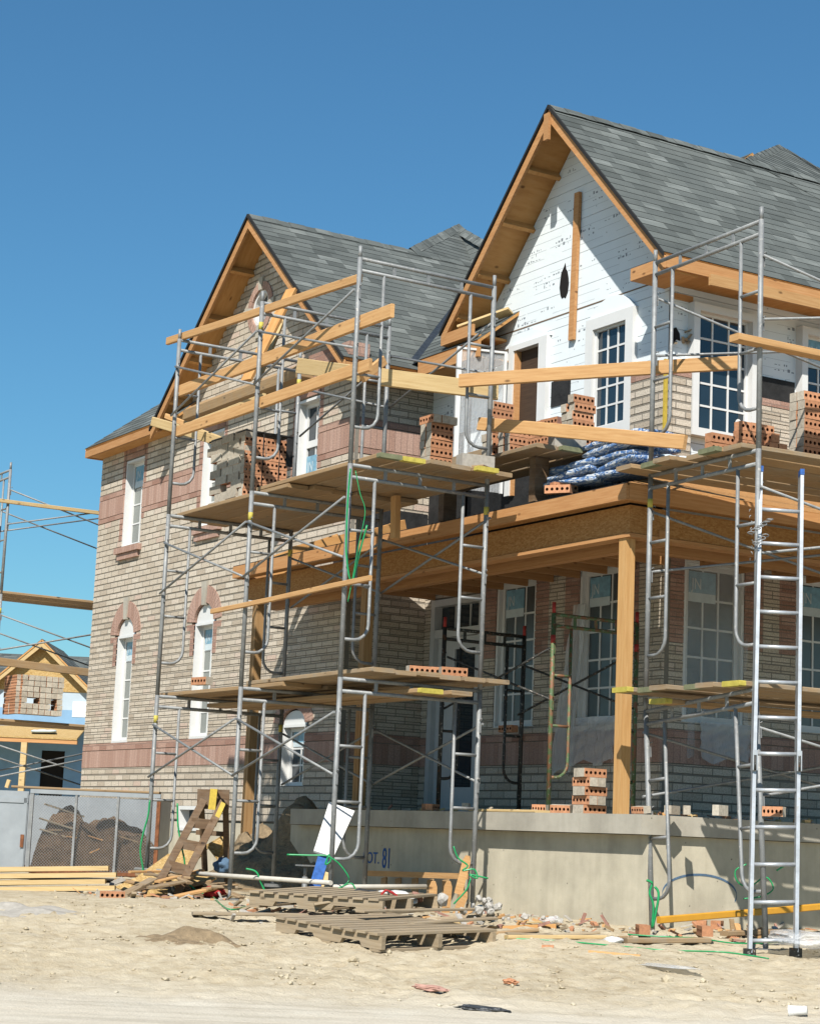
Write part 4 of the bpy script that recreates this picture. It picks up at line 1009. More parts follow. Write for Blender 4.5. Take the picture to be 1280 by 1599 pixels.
# stack at the end of the upper platform
lab='brick in the neat orange stack at the right end of the main scaffold upper platform'; gr='bricks of the stack on the upper platform end'
sx,sy,sz=3.30,1.22,zt+.085
sp=un(676,735,1,1.25); sx,sy=sp.x,1.25
for r in range(7):
    z=sz+r*(BH+.004)
    brick((sx,sy+.06,z),(0,0,Q90),lab,gr); brick((sx-.10,sy+.06,z),(0,0,Q90),lab,gr)
z=sz+7*(BH+.004)
for k in range(3): brick((sx-.05,sy-.02+k*.095,z),(0,0,0),'brick laid crosswise on top of the orange stack on the scaffold end',gr)
# stacks on the white gable platform
def stack(x,y,z,rows,label,group,cols=1,mesh=None,dx=-.1):
    for r in range(rows):
        for k in range(cols if isinstance(cols,int) else cols[r]): brick((x+dx*k+rb.uniform(-.01,.01),y+rb.uniform(-.012,.012),z+r*(BH+.004)),(0,0,Q90),label,group,mesh)
zw=4.30+.021+BH/2
for (a,b,rows,cols,lb,gp_) in ((808,672,6,(3,3,2,2,2,2),'orange brick in the stack in front of the dark balcony doorway','bricks by the balcony doorway'),(782,668,9,(2,2,2,2,2,1,1,1,1),'brick in the ragged pile left of the dark balcony doorway','bricks left of the balcony doorway'),(906,672,7,(3,3,3,2,2,2,1),'brick in the tall stack between the doorway and the gable window','bricks between doorway and gable window')):
    p=un(a,b,1,2.35); stack(p.x,2.35,zw,rows,lb,gp_,cols)
for r in range(5):
    for k in range(3):
        p=un(862,675,1,2.3)
        if r==4 and k==2: continue
        brick((p.x-.09*0-.27*k*.4,2.3,zw+r*(BH+.004)),(Q90*0,0,0.1),'grey brick in the low wall of bricks beside the gable window stack','grey bricks beside the tall stack',BM if r<4 else BMP)
def blockmesh(nm,l,w,h,mat='block'):
    q=M(); q.box(-l/2,l/2,-w/2,w/2,0,h,mat); q.box(-l*.3,-l*.05,-w*.3,w*.3,h,h+.001,'dark'); q.box(l*.05,l*.3,-w*.3,w*.3,h,h+.001,'dark'); return q.build(nm)
for (a,b,y,lb) in ((885,705,2.15,'grey concrete block sitting on the right end of the platform below the white gable'),(742,722,1.35,'grey block standing beside the scaffold post at the end of the upper platform')):
    p=un(a,b,1,y); o=blockmesh('concrete_block',.34,.15,.14); o.location=(p.x,y,4.325 if y>2 else zt+.085); o.rotation_euler=(0,0,R(80)); tag(o,lb,'block')
# bricks on the right scaffold
z2=2*H_+.026-.099+.021+BH/2
def place2(a,b,xo):   # sight point on the platform plane
    return un(a,b,0,xo)
for r,(n) in enumerate((4,4,3,2)):
    for k in range(n):
        p=l2(-.62,.22+k*.10+.02*r,0); brick((p[0],p[1]+.12,z2+r*(BH+.004)),(0,0,Q90*(1 if k<2 else 0)),'red orange brick in the loose pile on the upper platform of the right scaffold','bricks on the right scaffold',BMO)
for r in range(8):
    for k in range(2):
        p=l2(-.50,.98,0); brick((p[0]-.1*k,p[1],z2+r*(BH+.004)-.0),(0,0,Q90),'holed brick in the upright column at the right edge of the right scaffold','column of bricks on the right scaffold')
    p=l2(-.50,1.16,0); brick((p[0],p[1]+.02,z2+r*(BH+.004)),(0,0,0),'grey ended brick behind the upright column at the right edge','column of bricks on the right scaffold')
for k in range(2):
    p=l2(-.55,.02,0); brick((p[0],p[1],z2+k*(BH+.004)),(0,0,Q90),'brick in the pair beside the scaffold post below the side window','pair of bricks on the right scaffold',BMO)
# bricks on the porch
zp=.846+BH/2; pb=un(921,1240,1,2.10); bx,by=pb.x,2.10
lb='brick in the short mixed pillar of bricks on the porch beside the corner post'; gp_='bricks of the porch pillar'
for r in range(5):
    z=zp+r*(BH+.004)
    if r%2==0: brick((bx+.035,by,z),(0,0,Q90),lb,gp_); brick((bx-.06,by+.01,z),(0,0,Q90),lb,gp_)
    else: brick((bx-.01,by-.05,z),(0,0,0),lb,gp_); brick((bx-.01,by+.045,z),(0,0,0),lb,gp_)
def loose(a,b,zpl,rot,label,mesh=None,grp='loose bricks on the porch edge'):
    p=un(a,1255,1,1.97) if zpl==.846 else un(a,b,2,zpl)
    if zpl==.846: rot=(0,0,Q90+.5*math.sin(a))
    o=brick((p.x,p.y,zpl+BH/2),rot,label,grp,mesh,0)
    if zpl==.846:
        k=rb.uniform(.35,.75); o.scale=(k,rb.uniform(.8,1),rb.uniform(.75,1)); o.rotation_euler=(rb.choice((0,Q90,.12)),0,rb.uniform(0,3)); o.location.y+=rb.uniform(-.03,.12); o.location.z=.846+(.045 if o.rotation_euler.x>1 else .04)
    return o
loose(877,1268,.846,(0,0,.4),'grey brick lying at the porch edge left of the brick pillar')
loose(1003,1268,.846,(0,0,1.4),'orange brick just right of the wooden corner post on the porch')
loose(1035,1266,.846,(0,0,2.9),'pale brick lying behind the right scaffold leg on the porch')
loose(1055,1266,.846,(0,0,3.3),'second pale brick lying beside the right scaffold leg on the porch')
loose(1115,1270,.846,(0,0,1.3),'orange brick behind the ladder on the porch edge')
loose(1205,1268,.846,(0,0,1.5),'holed orange brick seen between the ladder rails on the porch')
loose(657,1264,.846,(0,0,.8),'orange brick at the back of the porch edge near the doorway',BMO)
loose(672,1265,.846,(0,.2,2.),'broken orange brick near the doorway on the porch edge',BMO)
loose(728,1262,.846,(0,0,1.2),'reddish brick between the scaffold legs on the porch edge')
loose(835,1266,.846,(0,0,1.),'small grey brick by the old green frame on the porch')
loose(793,1144,1.80,(0,0,.0),'dark red brick on the sill under the left porch window',BMO)
for k,(a,b,r) in enumerate(((656,1060,.2),(672,1062,.1),(690,1062,.0),(707,1062,.15))): loose(a,b-6,zl+.07,(0,0,r+1.2),'orange brick in the row at the right end of the lower platform',BM,'bricks on the lower platform')
loose(315,1070,zl+.025,(0,0,.2),'grey brick on the left part of the lower platform',None,'bricks on the lower platform')
loose(855,1492,ug(855,1492).z-.03,(0,0,2.5),'lone red brick standing on the dirt in the foreground',BMO,'loose bricks on the ground')
for k,(a,b,r) in enumerate(((1095,1452,2.4),(1110,1450,2.7),(1122,1452,2.2),(1100,1462,2.6),(1118,1440,2.9))): loose(a,b,-.12+.02*(k==4)*3,(0,0,r),'red brick in the small heap on the ground between ladder and right scaffold',BMO,'brick heap on the ground')
loose(1003,1460,-.14,(0,0,2.6),'orange brick at the foot of the right scaffold inner leg',BMO,'loose bricks on the ground')
loose(345,1384,-.08,(0,0,1.3),'grey brick standing in the rubbish left of the trestle',None,'loose bricks on the ground')
loose(172,1405,-.12,(0,0,1.6),'grey brick leaning in the rubbish by the new lumber',None,'loose bricks on the ground')
# cube on the distant scaffold
lab='brick in the grey strapped cube on the distant left scaffold'; gr='bricks of the distant cube'
for r in range(7):
    for k in range(7):
        if (r,k) in ((2,2),(2,5),(1,5),(2,1)): continue
        brick((-9.66,2.06+k*.098,2.235+.045+r*.087),(0,0,0),lab,gr)
    for k in range(2): brick((-9.95-.27*k+.2,2.0,2.235+.045+r*.087),(0,0,0),'orange brick in the end of the grey strapped cube on the distant scaffold',gr)
for k in range(2): brick(l3(-.1,-.22+.28*k*.3,2*H_+.085),(0,0,Q90),'red brick on the upper platform of the distant left scaffold','bricks on the distant upper platform',BMO)
# ------------------------------------------------------------------ ladder with chain
s0=(ug(1204,1489)-CAM).dot(FH)
fl=us(1170,1489,s0); fr=us(1242,1488,s0); tl=us(1187,735,s0+.62); tr=us(1251,740,s0+.62)
lad=thing('ladder','tall aluminium extension ladder leaning on the right scaffold','ladder',(fl+fr)/2)
def loc(p): return Vector(p)-(fl+fr)/2
for a,b,nm in ((fl,tl,'side_rail'),(fr,tr,'side_rail')):
    q=M(); q.bar(loc(a),loc(b),.028,.075,'alu',FH); m=loc(a)+(loc(b)-loc(a))*.0
    a2=loc(a)+(loc(b)-loc(a))*.36; q.bar(a2+FH*.05,loc(a)+(loc(b)-loc(a))*.998+FH*.05,.024,.06,'alu',FH)
    o=q.build(nm,lad)
    q=M(); q.box(loc(a).x-.035,loc(a).x+.035,loc(a).y-.035,loc(a).y+.035,loc(a).z-.03,loc(a).z+.035,'darksteel'); q.build('rubber_foot',o)
    q=M(); t=loc(b); q.bar(t-(loc(b)-loc(a)).normalized()*.02,t+(loc(b)-loc(a)).normalized()*.03,.034,.085,'bluepaint',FH); q.build('end_cap',o)
    q=M(); p=loc(a)+(loc(b)-loc(a))*.36; q.bar(p-FH*.05,p+Vector((0,0,.16))-FH*.05,.04,.03,'alu',FH); q.tube([p-FH*.06+Vector((0,0,z)) for z in (0,.05,.12)],.012,'darksteel',6); q.build('rung_lock',o)
n=13
for k in range(n):
    t=(18+57.4*k)/757.; t=(k+.32)/(n+.0)*.965
    q=M(); q.tube([loc(fl+(tl-fl)*t),loc(fr+(tr-fr)*t)],.0165,'alu',8); q.build('rung',lad)
q=M(); rnd=random.Random(3)
def link(p,d,mat='galv'):
    d=d.normalized(); s=d.cross(Vector((rnd.uniform(-1,1),rnd.uniform(-1,1),.3))).normalized(); pts=[]
    for k in range(9):
        a=2*math.pi*k/8; pts.append(p+d*.026*math.cos(a)+s*.014*math.sin(a))
    q.tube(pts,.0045,mat,5,False)
cp=us(1176,810,s0+.40)
for k in range(9): link(us(1174-abs(k-4)*.6,800+k*9.5,s0+.45),Vector((0,0,1)))
for k in range(7): link(us(1172+k*5,832-k*3.5,s0+.42),RH)
for k in range(4): link(us(1180+k*5,848-k*4,s0+.42),RH)
tag(q.build('chain',recalc=False),'loose steel chain tying the ladder to the scaffold post','chain')
# ------------------------------------------------------------------ shingle bundles on the porch roof
rnd=random.Random(15)
def bundle(p,rz,label,l=.92,w=.33,h=.075,mat='wrap',tilt=0):
    q=M(); nx,ny=9,4; P={}
    for i in range(nx+1):
        for j in range(ny+1):
            x=-l/2+l*i/nx; y=-w/2+w*j/ny; e=min(1,3*min(i,nx-i)/nx+.55)*min(1,2.2*min(j,ny-j)/ny+.6)
            P[i,j]=(x,y,h*.5*e+rnd.uniform(-.008,.008),-h*.5*e)
    for i in range(nx):
        for j in range(ny):
            a=[P[i,j],P[i+1,j],P[i+1,j+1],P[i,j+1]]
            q.face([(t[0],t[1],t[2]) for t in a],mat,True); q.face([(t[0],t[1],t[3]) for t in a[::-1]],mat,True)
    B=[(i,0) for i in range(nx)]+[(nx,j) for j in range(ny)]+[(i,ny) for i in range(nx,0,-1)]+[(0,j) for j in range(ny,0,-1)]
    for k in range(len(B)):
        a,b=P[B[k]],P[B[(k+1)%len(B)]]
        q.face([(a[0],a[1],a[3]),(b[0],b[1],b[3]),(b[0],b[1],b[2]),(a[0],a[1],a[2])],mat,True)
    o=q.build('shingle_bundle',merge=True); o.location=p; o.rotation_euler=(rnd.uniform(-.06,.06),tilt+rnd.uniform(-.05,.05),rz); return tag(o,label,'bundle','shingle bundles on the porch roof')
bz=lambda y:3.80+PS*(y-YP)+.05
nm=['bottom','second','third','fourth','top']
for c,(x,y,rz,nn) in enumerate(((4.35,2.3,.08,3),(5.0,2.36,-.10,5),(4.75,2.75,.05,5))):
    for k in range(nn):
        bundle((x+rnd.uniform(-.05,.05),y+rnd.uniform(-.03,.03),bz(y)+.02+k*.082),rz+rnd.uniform(-.12,.12),'%s blue and white wrapped shingle bundle in the %s pile on the porch roof'%(nm[k] if k<nn-1 else 'top',('left','right front','rear')[c]),tilt=-.03)
bundle((5.45,2.95,bz(2.95)-.02),.9,'pale grey torn shingle bundle right of the blue ones on the porch roof',.8,.3,.08,'stickerw',.1)
loose(872,771,3.86,(0,0,.6),'orange brick on the porch roof edge left of the blue bundles',BMO,'bricks on the porch roof'); loose(880,768,3.90,(0,0,1.4),'second orange brick on the porch roof touching the blue bundles',BMO,'bricks on the porch roof')
# timber offcut and rag hanging from the upper platform
board('hanging_timber','ragged brown timber offcut hanging under the upper platform','timber',un(618,775,1,1.3),un(617,842,1,1.3),.07,.09,'lumber')
# ------------------------------------------------------------------ green plastic straps
def strap(label,pts,r=.008,n=5,w=None,mat='strap',name='packing_strap',cat='strap',group='green packing straps'):
    q=M(); P=[Vector(p) for p in pts]; out=[]
    for i in range(len(P)-1):
        p0=P[max(0,i-1)];p1=P[i];p2=P[i+1];p3=P[min(len(P)-1,i+2)]
        for k in range(5):
            t=k/5; out.append(.5*((2*p1)+(p2-p0)*t+(2*p0-5*p1+4*p2-p3)*t*t+(3*p1-p0-3*p2+p3)*t**3))
    out.append(P[-1]); q.tube(out,r*.78,mat,n); return tag(q.build(name),label,cat,group)
S=lambda pts,sd:[us(a,b,sd) for a,b in pts]
strap('green strap hanging along the middle scaffold pole from the upper platform',S([(547,732),(543,780),(541,830),(541,870),(549,910),(562,860),(573,820)],17.85),.012)
strap('thinner green strap looping beside the middle scaffold pole',S([(555,735),(562,770),(570,800),(560,850),(550,905),(543,940)],17.8),.006)
strap('green strap tied straight out left from the middle scaffold pole',S([(448,1335),(480,1336),(512,1337),(516,1345),(508,1350),(514,1334)],17.9),.011)
strap('tangle of green straps at the foot of the middle scaffold pole',S([(512,1337),(530,1350),(545,1375),(525,1390),(548,1380),(560,1395),(590,1405)],17.8),.009)
strap('tangled green straps knotted round the right pole of the main scaffold',S([(708,1322),(715,1340),(730,1352),(722,1360),(740,1358),(745,1372),(733,1366),(762,1372)],17.4),.010)
strap('green strap end drooping from the pole knot to the broken pickets',S([(735,1372),(728,1390),(712,1408),(708,1412)],17.35),.010)
strap('green strap standing up along the far left pole of the main scaffold',S([(234,1250),(231,1275),(224,1300),(219,1330),(222,1370),(190,1395)],21.2),.013)
strap('long green strap draped in front of the old trestle',S([(277,1255),(278,1290),(283,1320),(288,1345),(289,1370),(305,1390),(330,1400)],20.2),.012)
strap('green strap bent like a hook right of the trestle',S([(384,1357),(400,1362),(408,1380),(418,1402)],19),.012)
strap('green straps bundled round the inner leg of the right scaffold',S([(1009,1375),(1018,1380),(1014,1395),(1020,1415),(1018,1450),(1028,1400),(1022,1385)],16.7),.014)
strap('green strap loop behind the ladder',S([(1165,1350),(1148,1360),(1152,1378),(1170,1385),(1195,1370),(1207,1388),(1190,1400),(1160,1404)],16.6),.009)
strap('short green strap tip right of the ladder middle',S([(1212,1360),(1222,1354),(1232,1351)],16.3),.010)
def gstrap(label,pts,r=.008): return strap(label,[ug(a,b)+Vector((0,0,.012)) for a,b in pts],r)
gstrap('long green strap lying on the dirt below the ladder',[(790,1468),(880,1473),(960,1480),(1040,1487),(1130,1490),(1200,1500)])
gstrap('green strap lying between the right scaffold leg and the ladder',[(980,1462),(1040,1466),(1090,1468),(1150,1476),(1235,1474)])
gstrap('green strap on the ground beside the pallets left end',[(330,1400),(355,1422),(385,1418),(410,1410)],.009)
# ------------------------------------------------------------------ things on the ground
# orange painted post
board('painted_post','long yellow orange painted post lying in front of the foundation','post',un(1028,1438,1,1.55),un(1298,1414,1,3.6),.055,.055,'orange')
for (a,b,lbl,c) in (((1030,1438),(1046,1437),'x',0),): pass
# lumber pile
lp=thing('lumber_pile','low pile of fresh pale lumber lying left of the trestle','lumber',us(60,1395,20))
s_=20.0
for k in range(8):
    r,c=k//2,k%2; a=us(-60,1390-10.5*r+(2 if c else 0),s_+c*.14); b=us((180,176,165,150,182,130,170,140)[k],1387-10.3*r,s_+c*.14)
    q=M(); q.bar(a-lp.location,b-lp.location,.10,.045,'lumberY'); q.build('board',lp)
# plywood and OSB scraps
def sheet(label,c,sd,mat='osbY',th=.012,name='osb_offcut',cat='board',grp='board offcuts under the trestle'):
    P=[us(a,b,sd+d) for a,b,d in c]; q=M(); n=(P[1]-P[0]).cross(P[2]-P[0]).normalized()*th
    q.face(P,mat); q.face([p+n for p in P][::-1],mat)
    for i in range(len(P)):
        j=(i+1)%len(P); q.face([P[i],P[j],P[j]+n,P[i]+n],mat)
    return tag(q.build(name),label,cat,grp)
sheet('big yellow particle board offcut leaning behind the trestle',[(322,1320,0),(352,1302,.25),(354,1332,.2),(341,1344,-.1)],20.9)
sheet('particle board sheet lying on the rubbish under the trestle',[(215,1368,.0),(262,1334,.7),(332,1316,.8),(300,1352,.1),(240,1392,-.4)],20.8)
sheet('yellow offcut propped in the rubbish below the trestle',[(262,1372,0),(318,1362,.3),(338,1372,.1),(280,1392,-.3)],20.4)
sheet('ochre offcut lying at the front of the rubbish heap',[(232,1388,0),(262,1389,.2),(262,1404,-.1),(228,1402,-.2)],19.8)
sheet('tan flap of board sticking up left of the trestle',[(180,1385,0),(225,1365,.3),(238,1372,.2),(200,1394,-.1)],20.5)
sheet('tilted grey slab of board by the end of the lumber pile',[(172,1378,0),(190,1369,.2),(197,1375,.2),(171,1385,-.1)],20.2,'block')
sheet('white rectangular board leaning behind the middle scaffold pole',[(489,1331,-.2),(520,1341,-.2),(553,1269,.35),(513,1255,.35)],18.6,'whitepl',.02,'white_offcut','board',None)
q=M(); a=us(487,1401,18.15); b=us(505,1338,18.45); q.bar(a,b,.10,.03,'bluepaint',FH); q.bar(a+(b-a)*.0+FH*.032+RH*.05,a+(b-a)*.6+FH*.032+RH*.06,.09,.03,'lumberY',FH)
tag(q.build('blue_board'),'blue painted board standing against the foot of the middle scaffold pole','board')
sheet('light board on edge in front of the right foundation corner',[(762,1447,0),(868,1443,.35),(868,1458,.3),(762,1465,-.05)],16.2,'soffit',.04,'board_offcut')
board('board_offcut','pale stick lying on the dirt right of the pallets','board',ug(790,1468)+Vector((0,0,.02)),ug(945,1469)+Vector((0,0,.02)),.07,.03,'lumberY')
board('board_offcut','thin stick lying on the dirt in front of the right scaffold','board',ug(918,1489)+Vector((0,0,.015)),ug(1000,1496)+Vector((0,0,.015)),.05,.02,'lumber')
board('board_offcut','long brown board half buried below the right scaffold','board',ug(975,1473)+Vector((0,0,.02)),ug(1105,1472)+Vector((0,0,.02)),.10,.04,'plank')
board('board_offcut','pale board on the ground behind the ladder feet','board',ug(1130,1465)+Vector((0,0,.03)),ug(1250,1460)+Vector((0,0,.03)),.09,.04,'plankO')
board('board_offcut','long thin weathered board lying left of the pallets','board',ug(300,1431)+Vector((0,0,.02)),ug(480,1436)+Vector((0,0,.03)),.12,.025,'oldwood')
board('board_offcut','orange tinted board crossing the rubbish under the trestle','board',us(268,1402,19.6),us(345,1385,20.0),.09,.03,'lumber')
board('board_offcut','grey board lying by the foot of the trestle','board',us(330,1384,19.8),us(372,1386,19.8),.05,.03,'plank')
rnd=random.Random(61)
for k in range(20):
    a=rnd.uniform(190,375); b=1392-abs(rnd.gauss(0,14))*(1-abs(a-285)/140); sd_=rnd.uniform(19.6,20.9); p=us(a,b,sd_); ang=rnd.uniform(0,3.1); l=rnd.uniform(.25,.9)
    d=(RH*math.cos(ang)+FH*math.sin(ang)+Vector((0,0,rnd.uniform(-.05,.4)))).normalized()*l/2
    board('scrap_board','splintered scrap board tossed on the rubbish heap around the step ladder','board',p-d,p+d,rnd.uniform(.04,.13),rnd.uniform(.012,.035),rnd.choice(('oldwood','plankO','lumber','darkwood','plank')),'scrap boards of the rubbish heap')
for k in range(12):
    a=rnd.uniform(600,900); sd_=rnd.uniform(15.6,17.0); p=us(a,1400,sd_); p.z=gz(p.x,p.y)+.02; ang=rnd.uniform(-.5,.5); l=rnd.uniform(.2,.7)
    d=(RH*math.cos(ang)+FH*math.sin(ang)+Vector((0,0,rnd.uniform(-.02,.12)))).normalized()*l/2
    board('scrap_board','scrap of weathered board lying in the litter right of the pallets','board',p-d,p+d,rnd.uniform(.04,.10),rnd.uniform(.012,.03),rnd.choice(('oldwood','plankO','lumberY')),'scrap boards right of the pallets')
# trestle (old step ladder)
tr0=us(330,1388,20.4); T0=thing('step_ladder','old wooden step ladder splashed with yellow paint standing in the rubbish','ladder',tr0)
def tb(a,b,w,h,mat,nm,da=0,db=0):
    q=M(); q.bar(us(*a,20.4+da)-tr0,us(*b,20.4+db)-tr0,w,h,mat,FH); q.build(nm,T0)
tb((245,1385),(318,1250),.075,.035,'darkwood','front_leg',-.5,0); tb((276,1397),(350,1250),.075,.035,'darkwood','front_leg',-.55,0)
tb((320,1360),(314,1252),.06,.035,'darkwood','rear_leg',.45,.05); tb((355,1395),(352,1250),.06,.035,'darkwood','rear_leg',.4,.05)
tb((308,1248),(358,1249),.20,.03,'darkwood','top_board',.05,.05)
for t in (.25,.5,.74):
    a=(245+73*t,1385-135*t); b=(276+74*t,1397-147*t); tb(a,b,.10,.025,'darkwood','step',-.5*(1-t),-.55*(1-t))
tb((306,1300),(352,1303),.05,.02,'darkwood','brace',.25,.25)
q=M(); q.bar(us(327,1248,20.33)-tr0,us(338,1249,20.33)-tr0,.21,.034,'yellow',FH); q.bar(us(333,1290,20.27)-tr0,us(349,1254,20.33)-tr0,.05,.02,'yellow',FH); q.build('paint_splash',T0)
# adjustable steel post
jp=us(475,1403,18.6); J=thing('jack_post','short steel jack post standing beside the blue board','post',jp)
q=M(); q.tube([(0,0,-.05),us(476,1370,18.65)-jp],.026,'galv',9); q.build('tube',J); q=M(); q.tube([us(476,1370,18.65)-jp,us(477,1352,18.65)-jp],.016,'galv',8); q.build('screw',J)
t=us(477,1351,18.65)-jp; q=M(); q.box(t.x-.07,t.x+.07,t.y-.07,t.y+.07,t.z-.012,t.z,'galv'); q.build('head_plate',J)
# broken orange picket bench below the lot number
B0=un(650,1370,1,1.72); BN=thing('picket_rack','orange board on upright pickets leaning along the porch foundation','rack',B0)
q=M(); q.bar(un(570,1364,1,1.72)-B0,un(728,1369,1,1.66)-B0,.04,.055,'lumber'); q.build('top_rail',BN)
for k,(a,b,c) in enumerate(((600,1371,1400),(622,1372,1402),(648,1372,1402),(672,1374,1400),(696,1374,1408),(720,1375,1408))):
    q=M(); q.bar(un(a,b,1,1.76)-B0,un(a-1,c+6,1,1.74)-B0,.10,.02,'plankO',(0,1,0)); q.build('picket',BN)
for k,(a,b) in enumerate(((676,1390),(699,1390),(727,1350),(722,1405))):
    p=un(a,b,1,1.2 if k<2 else 1.3); q=M(); w=.075; q.prism([(-w/2,-.28),(w/2,-.28),(w/2,.03),(w*.25,.08),(-w*.25,.08),(-w/2,.03)],1,-.012,.012,'lumber'); o=q.build('wooden_stake'); o.location=p; o.rotation_euler=(R(8),R((0,3,12,20)[k]),R(60)); tag(o,('orange pointed stake standing just left of the pole knot','orange pointed stake between the scaffold legs','tilted stake caught in the strap knot','short leaning stake at the foot of the right pole')[k],'stake','loose pointed stakes')
# pallets
def pallet(label,fl,fc,fr,back,dz,seed):
    rnd=random.Random(seed); o0=ug(*fc); A=ug(*fl); B_=ug(*fr); z=(A.z+o0.z+B_.z)/3
    u=(A-o0); v=(B_-o0); u.z=0; v.z=0; lu=min(1.22,u.length); lv=min(1.22,v.length); u.normalize(); v=(v-u*v.dot(u)); v.normalize()
    T=thing('pallet',label,'pallet',o0+Vector((0,0,dz)),0,'weathered pallets')
    def bd(p,q_,w,h,nm,up=(0,0,1)):
        m=M(); m.bar(p,q_,w,h,'oldwood',up); m.build(nm,T)
    E=Vector
    for t in (0.02,.5,.98): bd(u*0+v*(lv*t)+E((0,0,.07)),u*lu+v*(lv*t)+E((0,0,.07)),.04,.10,'stringer')
    for k in range(8): 
        t=k/7; bd(u*(lu*(.04+.92*t))+v*(-.02)+E((0,0,.132+rnd.uniform(-.0,.006))),u*(lu*(.04+.92*t))+v*(lv+.02+rnd.uniform(-.03,.03))+E((0,0,.132+rnd.uniform(0,.03))),.095,.018,'deck_board')
    for t in (.04,.5,.96): bd(u*(lu*t)+v*(-.02)+E((0,0,.009)),u*(lu*t)+v*(lv+.02)+E((0,0,.009)),.095,.018,'bottom_board')
    return T
def pallet2(label,c,ru,lu,lv,dz,tilt,seed):
    rnd=random.Random(seed); T=thing('pallet',label,'pallet',c,ru,'weathered pallets'); T.rotation_euler=(tilt[0],tilt[1],ru)
    def bx(x0,x1,y0,y1,z0,z1,nm):
        m=M(); m.box(x0,x1,y0,y1,z0,z1,'oldwood'); m.build(nm,T)
    for t in (0,.5,1):
        m=M(); y=(lv-.04)*t
        # notched stringer
        q=[(0,.02),(lu*.18,.02),(lu*.20,.06),(lu*.36,.06),(lu*.38,.02),(lu*.62,.02),(lu*.64,.06),(lu*.80,.06),(lu*.82,.02),(lu,.02),(lu,.118),(0,.118)]
        m.prism([(a,b) for a,b in q],1,y,y+.04,'oldwood'); m.build('stringer',T)
    for k in range(9):
        x=lu*k/9+.01; bx(x,x+.095,-.015-rnd.uniform(0,.02),lv+.015+rnd.uniform(0,.02),.119+.002*(k%2),.138,'deck_board')
    for t in (0,.45,.9): bx(lu*t,lu*t+.10,-.01,lv+.01,.0,.0185,'bottom_board')
    return T
a=ug(430,1456); b=ug(566,1480); d=(b-a); 
pallet2('lower weathered pallet lying flat on the dirt in the middle foreground',a+Vector((0,0,-.015)),math.atan2(d.y,d.x),1.15,1.25,0,(0.02,math.asin(max(-.2,min(.2,-d.z/d.length)))),3)
a2=us(388,1432,16.9); b2=us(596,1447,16.35)
d2=(b2-a2); pallet2('upper weathered pallet resting tilted behind the lower one',a2+Vector((0,0,.08)),math.atan2(d2.y,d2.x),1.25,1.1,0,(0.03,math.asin(max(-.3,min(.3,-(b2.z-a2.z)/d2.length)))),5)
board('wood_offcut','loose pale slat lying over the right end of the lower pallet','offcut',ug(560,1458)+Vector((0,0,.17)),ug(742,1440)+Vector((0,0,.10)),.10,.02,'oldwood')
board('wood_offcut','grey slat sticking up at the back of the upper pallet','offcut',us(490,1412,16.6),us(552,1402,16.6),.09,.02,'oldwood')
board('wood_offcut','bent slat at the right end of the pallets','offcut',ug(640,1462)+Vector((0,0,.10)),us(772,1434,16.2),.09,.02,'oldwood')
# rubble, clods, stones
def lump(r,seed,mat,flat=.6,sub=2,name='lump'):
    import bmesh
    bm=bmesh.new(); bmesh.ops.create_icosphere(bm,subdivisions=sub,radius=r)
    for v in bm.verts:
        n=noise.noise(v.co*(2.2/r)+Vector((seed*3.1,seed*1.7,0))); v.co*=1+.45*n; v.co.z*=flat
    me=bpy.data.meshes.new(name); bm.to_mesh(me); bm.free(); me.materials.append(MT[mat]); return me
rnd=random.Random(44)
LM_=[lump(.07,k,'rubble',.7,2,'white_rubble') for k in range(4)]
for k in range(30):
    t=rnd.random(); a=rnd.uniform(712,850); b=1432+(a-712)*.05+rnd.gauss(0,7)
    if k<12: a=rnd.uniform(738,780); b=rnd.uniform(1405,1425)
    p=us(a,b+rnd.uniform(-2,4),16.9+rnd.uniform(-.3,.3)); o=bpy.data.objects.new('white_rubble_lump',LM_[k%4]); C.objects.link(o); o.location=p; o.rotation_euler=(rnd.random()*6,rnd.random()*6,rnd.random()*6); s=rnd.uniform(.2,.62); o.scale=(s,s,s)
    tag(o,'white lump of rubble in the scatter right of the pallets','rubble','white rubble lumps')
for k,(a,b,sd) in enumerate(((455,1400,18.2),(440,1402,18.4),(428,1400,18.6),(200,1410,19),(258,1408,19.3),(545,1408,17.4),(650,1403,17.3),(690,1406,17.2))):
    o=bpy.data.objects.new('rubble_lump',LM_[k%4] if k%2 else lump(.07,k+9,'claypink',.7,2,'brick_rubble')); C.objects.link(o); o.location=us(a,b,sd); s=.9; o.scale=(s,s,s); o.rotation_euler=(k,k*2,k*3); tag(o,('pinkish' if k%2==0 else 'pale')+' broken lump '+('behind the pallets left end','beside the straps left of the jack post','in the shadow left of the jack post','left of the rubbish heap','at the front of the rubbish heap','behind the upper pallet','in front of the picket rack','near the loose pickets')[k],'rubble')
